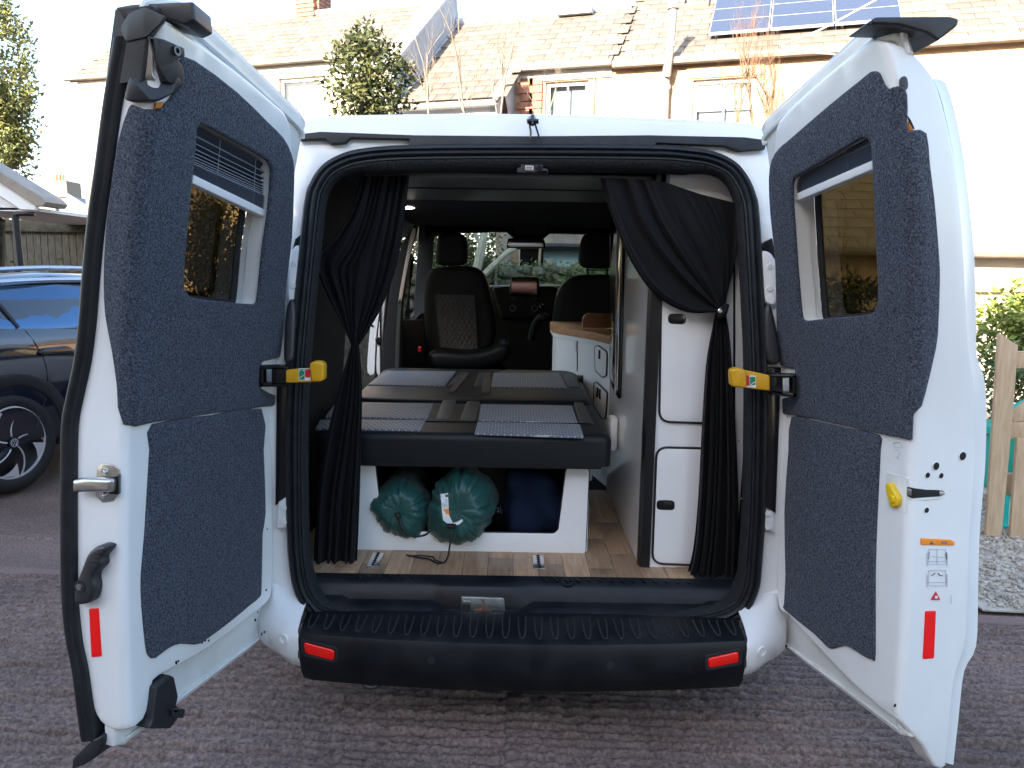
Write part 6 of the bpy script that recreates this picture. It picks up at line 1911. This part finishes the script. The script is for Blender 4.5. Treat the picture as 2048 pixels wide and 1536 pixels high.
c = P(930, 515, 9.9)
shrub('hedge_shrub', 'dark leafy hedge shrub beyond the stone wall, left of the pale trunk', Vector((c.x - .3, c.y, 0)), c + Vector((-.35, .2, .15)), (.85, .5, .65), 5000, .07, 'leaf_dark', 61, trunk=.04)
c = P(1170, 560, 9.1)
shrub('hedge_shrub', 'green ivy mound growing over the right end of the stone wall', Vector((c.x, c.y - .15, 0)), c + Vector((.1, -.05, -.12)), (.50, .22, .30), 3000, .045, 'leaf_ivy', 62, trunk=.02)
c = P(925, 535, 8.75)
shrub('hedge_shrub', 'dark leafy shrub in front of the stone wall, behind the left headrest', Vector((c.x, c.y, 0)), c + Vector((0, 0, .02)), (.42, .2, .36), 2600, .05, 'leaf_dark', 64, trunk=.02)
lv = MB(); rg = random.Random(31)
leaves(lv, [Vector((rg.uniform(-1.4, 1.6), 9.3 - rg.uniform(.08, .2), 1.15 + .5 * rg.random() ** .6)) for _ in range(1500)], .05, rg)
mo_ = stuff(lv.build('wall_ivy', 'leaf_ivy', None, 0, merge=False)); mo_['label'] = 'ivy and moss growing over the stone wall'
tr_ = thing('pale_tree', 'pale forked tree trunk seen through the windscreen', 'tree', tuple(PZ(950, 800, 0)))
MB().tube(sm([Vector((P(950, 600, 8.5).x, 8.5, 0)), P(950, 580, 8.5), P(958, 520, 8.5), P(968, 470, 8.5), P(975, 400, 8.7)], 4), [.055] * 5 + [.05] * 6 + [.042] * 6, 8).build('trunk', 'bark_pale', tr_)
MB().tube(sm([P(962, 555, 8.48), P(990, 528, 8.45), P(1015, 505, 8.4), P(1032, 497, 8.4)], 4), [.035] * 5 + [.03] * 8, 7).build('limb', 'bark_pale', tr_)
MB().tube(sm([P(962, 490, 8.5), P(950, 468, 8.5), P(940, 440, 8.5)], 4), .025, 6).build('limb', 'bark_pale', tr_)
mat('shade_blue_wall', (.18, .30, .36), .7, col2=(.22, .34, .40), vscale=3)  # blue tint stands in for shade on the middle house's extension
sh = thing('lean_to', 'low slate-roofed house extension seen through the windscreen, wall tinted blue as shade', 'shed', (1.0, 11, 0))
q0, q1 = P(1040, 494, 10.6), P(1260, 500, 10.6)
MB().box(((q0.x + q1.x) / 2, 11.0, q0.z / 2), (q1.x - q0.x, .8, q0.z)).build('wall', 'shade_blue_wall', sh, 0)
d0, d1 = P(1040, 498, 10.58), P(1086, 560, 10.58)
MB().box(((d0.x + d1.x) / 2, 10.59, (d0.z + .0) / 2), (d1.x - d0.x, .02, d0.z)).build('door', 'gloss_black', sh, 0)
MB().slab([(q0.x - .1, 0), (q1.x + .1, 0), (q1.x + .1, .9), (q0.x - .1, .9)], lambda x, v, w: Vector((x, 10.45 + v * .8, q0.z + .03 + v * .55 + w)), .03, -.03).build('roof', 'slate', sh, 0)
for j in range(3):
    for i in range(6):
        o = bpy.data.objects.new('slate', SLATE); COL.objects.link(o); o.parent = sh
        o.matrix_local = Matrix.Translation(Vector((q0.x + i * .3 + (.15 if j % 2 else 0), 10.45 + (j * .25 + .12) * .8, q0.z + .075 + (j * .25 + .12) * .55)) - wloc(sh)) @ Matrix.Rotation(math.atan2(.55, .8) - R(2), 4, 'X')
MB().tube([(q0.x - .1, 10.42, q0.z + .01), (q1.x + .1, 10.42, q0.z + .01)], .05, 8).build('gutter', 'rubber', sh)

# ------------------------------------------------------------------ the house behind the camera whose shadow lies over the yard
hz = thing('shading_house', 'tall sandstone house behind the photographer that shades the yard', 'house', (-6, -9, 0))
MB().box((-2, -9.5, 2.6), (12, 5, 5.2)).build('wall', 'sandstone', hz, 0)
MB().box((-17, -9.5, 3.7), (18, 5, 7.4)).build('wall', 'sandstone', hz, 0)  # taller unseen wing, added so its shadow covers cab, fence and stone wall
rgs = [[Vector((x, -6.7, 7.3)), Vector((x, -9.5, 12.2)), Vector((x, -12.3, 7.3)), Vector((x, -9.5, 7.2))] for x in (-26.2, -8.0)]
MB().loft(rgs, True, True).build('roof', 'slate', hz, 0)
rgs = [[Vector((x, -6.7, 5.1)), Vector((x, -9.5, 8.6)), Vector((x, -12.3, 5.1)), Vector((x, -9.5, 5.0))] for x in (-8, 4.2)]
MB().loft(rgs, True, True).build('roof', 'slate', hz, 0)
for x in (-12, -6, -3, 0):
    w = MB().box((x, -6.98, 2.0), (1.1, .06, 1.4)).build('window', 'window_paint', hz, 0)
    MB().box((x, -6.94, 2.0), (.95, .02, 1.25)).build('pane', 'glass_house', w, 0)

# ------------------------------------------------------------------ dark car parked on the left (rear right-hand side in view)
mat('car_paint', (.0045, .009, .019), .12, coat=1.0, coatr=.02, spec=.6)
mat('car_cladding', (.014, .015, .018), .55, bump=.2, bscale=500)
mat('tyre', (.010, .0105, .012), .75, bump=.3, bscale=300)
mat('alloy', (.55, .53, .53), .35, metal=.25)
mat('alloy_dark', (.010, .011, .013), .3)
mat('car_glass', (.07, .14, .24), .03, metal=.7)  # blue of the reflected sky put into the glass colour
mat('silver_trim', (.62, .64, .67), .25, metal=.8)
car = thing('parked_car', 'dark blue-black car with silver roof rail and two-tone alloy wheel, parked on the left', 'car', (0, 0, 0))
# local frame: +Y forward, right flank at x=+.92; placed so that the rear right wheel stands where the photo shows it
def car_sec(y):
    t = y / 4.5
    top = interp(y, [0, .08, .35, .8, 1.5, 2.3, 2.9, 3.6, 4.1, 4.45, 4.5], [1.03, 1.12, 1.31, 1.43, 1.475, 1.455, 1.35, 1.08, 1.00, .80, .7])
    belt = interp(y, [0, .1, .6, 1.5, 3.0, 3.6, 4.2, 4.5], [.95, 1.02, 1.08, 1.03, .98, .97, .85, .6])
    belt = min(belt, top - .02)
    hw = interp(y, [0, .12, .5, 1.2, 3.2, 4.1, 4.4, 4.5], [.70, .82, .905, .925, .925, .88, .75, .6])
    rw = interp(y, [0, .3, .8, 1.5, 2.6, 3.4, 4.5], [.60, .60, .62, .64, .64, .70, .5])
    if y > 3.5:
        rw = hw * .85
    return [(hw * .90, .26), (hw * .985, .34), (hw * .99, .55), (hw, .78), (hw * .995, .90), (hw * .965, belt - .03), (hw * .95, belt), (lerp(hw * .95, rw, .5) + .02, lerp(belt, top, .55)), (rw + .02, top - .075), (rw - .05, top - .02), (rw * .5, top), (0, top + .008)]
ys = [0, .03, .08, .15, .25, .35, .5, .7, .9, 1.2, 1.5, 1.9, 2.3, 2.7, 3.0, 3.3, 3.6, 3.9, 4.15, 4.35, 4.45, 4.5]
WX, WY, WR = .80, .88, .345
def body(mb):
    rings_ = []
    for y in ys:
        s = car_sec(y)
        rings_.append([Vector((x, y, z)) for x, z in s] + [Vector((-x, y, z)) for x, z in reversed(s[:-1])])
    mb.loft(rings_, False)
    mb.add(rings_[0], [tuple(range(len(rings_[0])))]); mb.add(rings_[-1], [tuple(range(len(rings_[0])))])
    return mb
ANG = math.atan2(-.30, .954)
base_w = PZ(38, 986, 0)
CM = Matrix.Translation(Vector((base_w.x, base_w.y, 0))) @ Matrix.Rotation(ANG, 4, 'Z') @ Matrix.Translation(Vector((-.92, -WY, 0)))
car.matrix_world = CM
def cpart(mb, name, m, parent=car, smooth=40):
    o = mb.build(name, m, None, smooth)
    o.parent = parent
    o.location = (0, 0, 0)
    return o
bd = cpart(body(MB()), 'body', 'car_paint', car, 50)
def flank(y, z, off):
    s = car_sec(y)
    zs = [q[1] for q in s[:9]]; xs_ = [q[0] for q in s[:9]]
    return Vector((interp(z, zs, xs_) + off, y, z))
fl_fn = lambda y, z, w: flank(y, z, w)
gl_px = [(.45, 1.12), (.62, 1.115), (1.5, 1.065), (2.4, 1.03), (2.95, 1.02), (2.5, 1.27), (2.1, 1.355), (1.5, 1.385), (1.0, 1.365), (.72, 1.30)]
cpart(MB().slab(rpoly(gl_px, .05), fl_fn, .006, -.004, r=.003, step=.12), 'side_glass', 'car_glass', bd, 60)
for a, b in (((1.02, 1.10), (.92, 1.365)), ((1.95, 1.05), (1.85, 1.375))):
    cpart(MB().tube([flank(lerp(a[0], b[0], k / 6), lerp(a[1], b[1], k / 6), .006) for k in range(7)], .014, 5), 'window_pillar', 'car_cladding', bd)
cpart(MB().tube(sm([flank(.30, 1.26, .012), flank(.6, 1.335, .014), flank(1.0, 1.395, .014), flank(1.6, 1.415, .014), flank(2.2, 1.39, .014), flank(2.7, 1.29, .014)], 4), .022, 6), 'roof_rail', 'silver_trim', bd, 60)
cpart(MB().tube(sm([flank(.45, 1.38, -.07), flank(.8, 1.455, -.07), flank(1.5, 1.50, -.07), flank(2.2, 1.48, -.07), flank(2.6, 1.40, -.07)], 4), .02, 6), 'roof_bar', 'silver_trim', bd, 60)
cpart(MB().slab(rpoly([(1.12, .905), (1.36, .90), (1.38, .93), (1.34, .955), (1.14, .955), (1.10, .93)], .02), fl_fn, .022, .0, r=.010), 'door_handle', 'gloss_black', bd, 60)
for y0, tp in ((1.06, 1.08), (1.98, 1.03), (2.95, 1.0)):
    cpart(MB().tube([flank(y0 + .10 * math.sin(k / 8 * 3.1), lerp(.42, tp, k / 8), .001) for k in range(9)], .004, 4), 'door_gap', 'gloss_black', bd)
def arch(wy):
    rin, rout = WR + .035, WR + .125
    rings_ = []
    for k in range(25):
        a = math.pi * (k / 24 * 1.16 - .08)
        rr = []
        for r_, off in ((rin, -.30), (rin, .006), (rin + .01, .014), (rout - .01, .010), (rout, -.004)):
            y, z = wy + r_ * math.cos(a), max(WR + r_ * math.sin(a), .24)
            p = flank(min(max(y, .05), 4.45), min(z, .9), off)
            p.y = y
            rr.append(p)
        rings_.append(rr)
    return MB().loft(rings_, False)
def wheel(wy, side):
    cx = .915
    t = []
    for r_, x in ((WR - .103, cx - .01), (WR - .09, cx), (WR - .055, cx + .004), (WR - .02, cx - .006), (WR, cx - .03), (WR, cx - .20), (WR - .10, cx - .22)):
        t.append([Vector((x, wy + r_ * math.cos(2 * math.pi * k / 56), WR + r_ * math.sin(2 * math.pi * k / 56))) for k in range(56)])
    w = cpart(MB().loft(t, True), 'wheel', 'tyre', car, 50)
    RR = WR - .100
    rim = cpart(MB().disc((cx - .055, wy, WR), (1, 0, 0), RR, .02, 48), 'rim', 'alloy_dark', w)
    t = []
    for r_, x in ((RR, cx - .05), (RR, cx - .006), (RR - .010, cx - .004), (RR - .013, cx - .012)):
        t.append([Vector((x, wy + r_ * math.cos(2 * math.pi * k / 56), WR + r_ * math.sin(2 * math.pi * k / 56))) for k in range(56)])
    cpart(MB().loft(t, True), 'rim_edge', 'alloy', w, 50)
    for k in range(5):
        a0 = 2 * math.pi * k / 5 + .35
        # swept blade: dark body with a bright ridge and a bright tip
        def pt(r_, a, x):
            return Vector((cx + x, wy + r_ * math.cos(a), WR + r_ * math.sin(a)))
        bl = MB()
        rows = []
        for j in range(9):
            f = j / 8
            r_ = lerp(.035, RR - .012, f)
            sw_ = a0 - .55 * f ** 1.3
            wd = lerp(.55, .36, f)
            rows.append([pt(r_, sw_ - wd * .55, -.035), pt(r_, sw_ - wd * .2, -.014 - .006 * f), pt(r_, sw_ + wd * .25, -.012 - .006 * f), pt(r_, sw_ + wd * .5, -.035)])
        cpart(bl.loft(rows, False), 'spoke', 'alloy_dark', w, 40)
        cpart(MB().tube([pt(lerp(.045, RR - .012, j / 8), a0 - .55 * (j / 8) ** 1.3 + lerp(.55, .36, j / 8) * .27, -.011 - .006 * j / 8) for j in range(9)], .0055, 5), 'spoke_ridge', 'alloy', w, 60)
        rows = []
        for j in range(6):
            f = j / 5
            r_ = lerp(RR * .60, RR - .008, f)
            sw_ = a0 - .55 * lerp(.56, 1, f) ** 1.3 - .30
            wd = lerp(.03, .58, f)
            rows.append([pt(r_, sw_ - wd * .5, -.010), pt(r_, sw_ + wd * .5, -.010)])
        cpart(MB().loft(rows, False), 'spoke_tip', 'alloy', w, 40)
    cap = cpart(MB().disc((cx - .02, wy, WR), (1, 0, 0), .036, .018, 20), 'hub_cap', 'car_paint', w)
    g = MB().tube([Vector((cx + .001, wy + .026 * math.cos(2 * math.pi * k / 20), WR + .026 * math.sin(2 * math.pi * k / 20))) for k in range(21)], .0022, 4)
    cpart(g, 'hub_emblem', 'alloy', w)
    for zz in ([(-.012, .020), (0, .002), (.012, .020)], [(-.020, .010), (-.010, -.018), (0, -.002), (.010, -.018), (.020, .010)]):
        cpart(MB().tube([Vector((cx + .001, wy + a, WR + b)) for a, b in zz], .0022, 4), 'hub_emblem', 'alloy', w)
    return w
cpart(arch(WY), 'arch_cladding', 'car_cladding', bd, 50)
cpart(arch(3.64), 'arch_cladding', 'car_cladding', bd, 50)
wheel(WY, 1)
wheel(3.64, 1)
cpart(MB().slab([(.95 + .42, .24), (3.15, .24), (3.15, .42), (1.37, .42)], fl_fn, .012, -.01, r=.006, step=.2), 'sill_cladding', 'car_cladding', bd, 40)
cpart(MB().box((0, .0, 1.0), (1.3, .04, .10), None, .01), 'tail_lamp', 'red_reflector', bd)
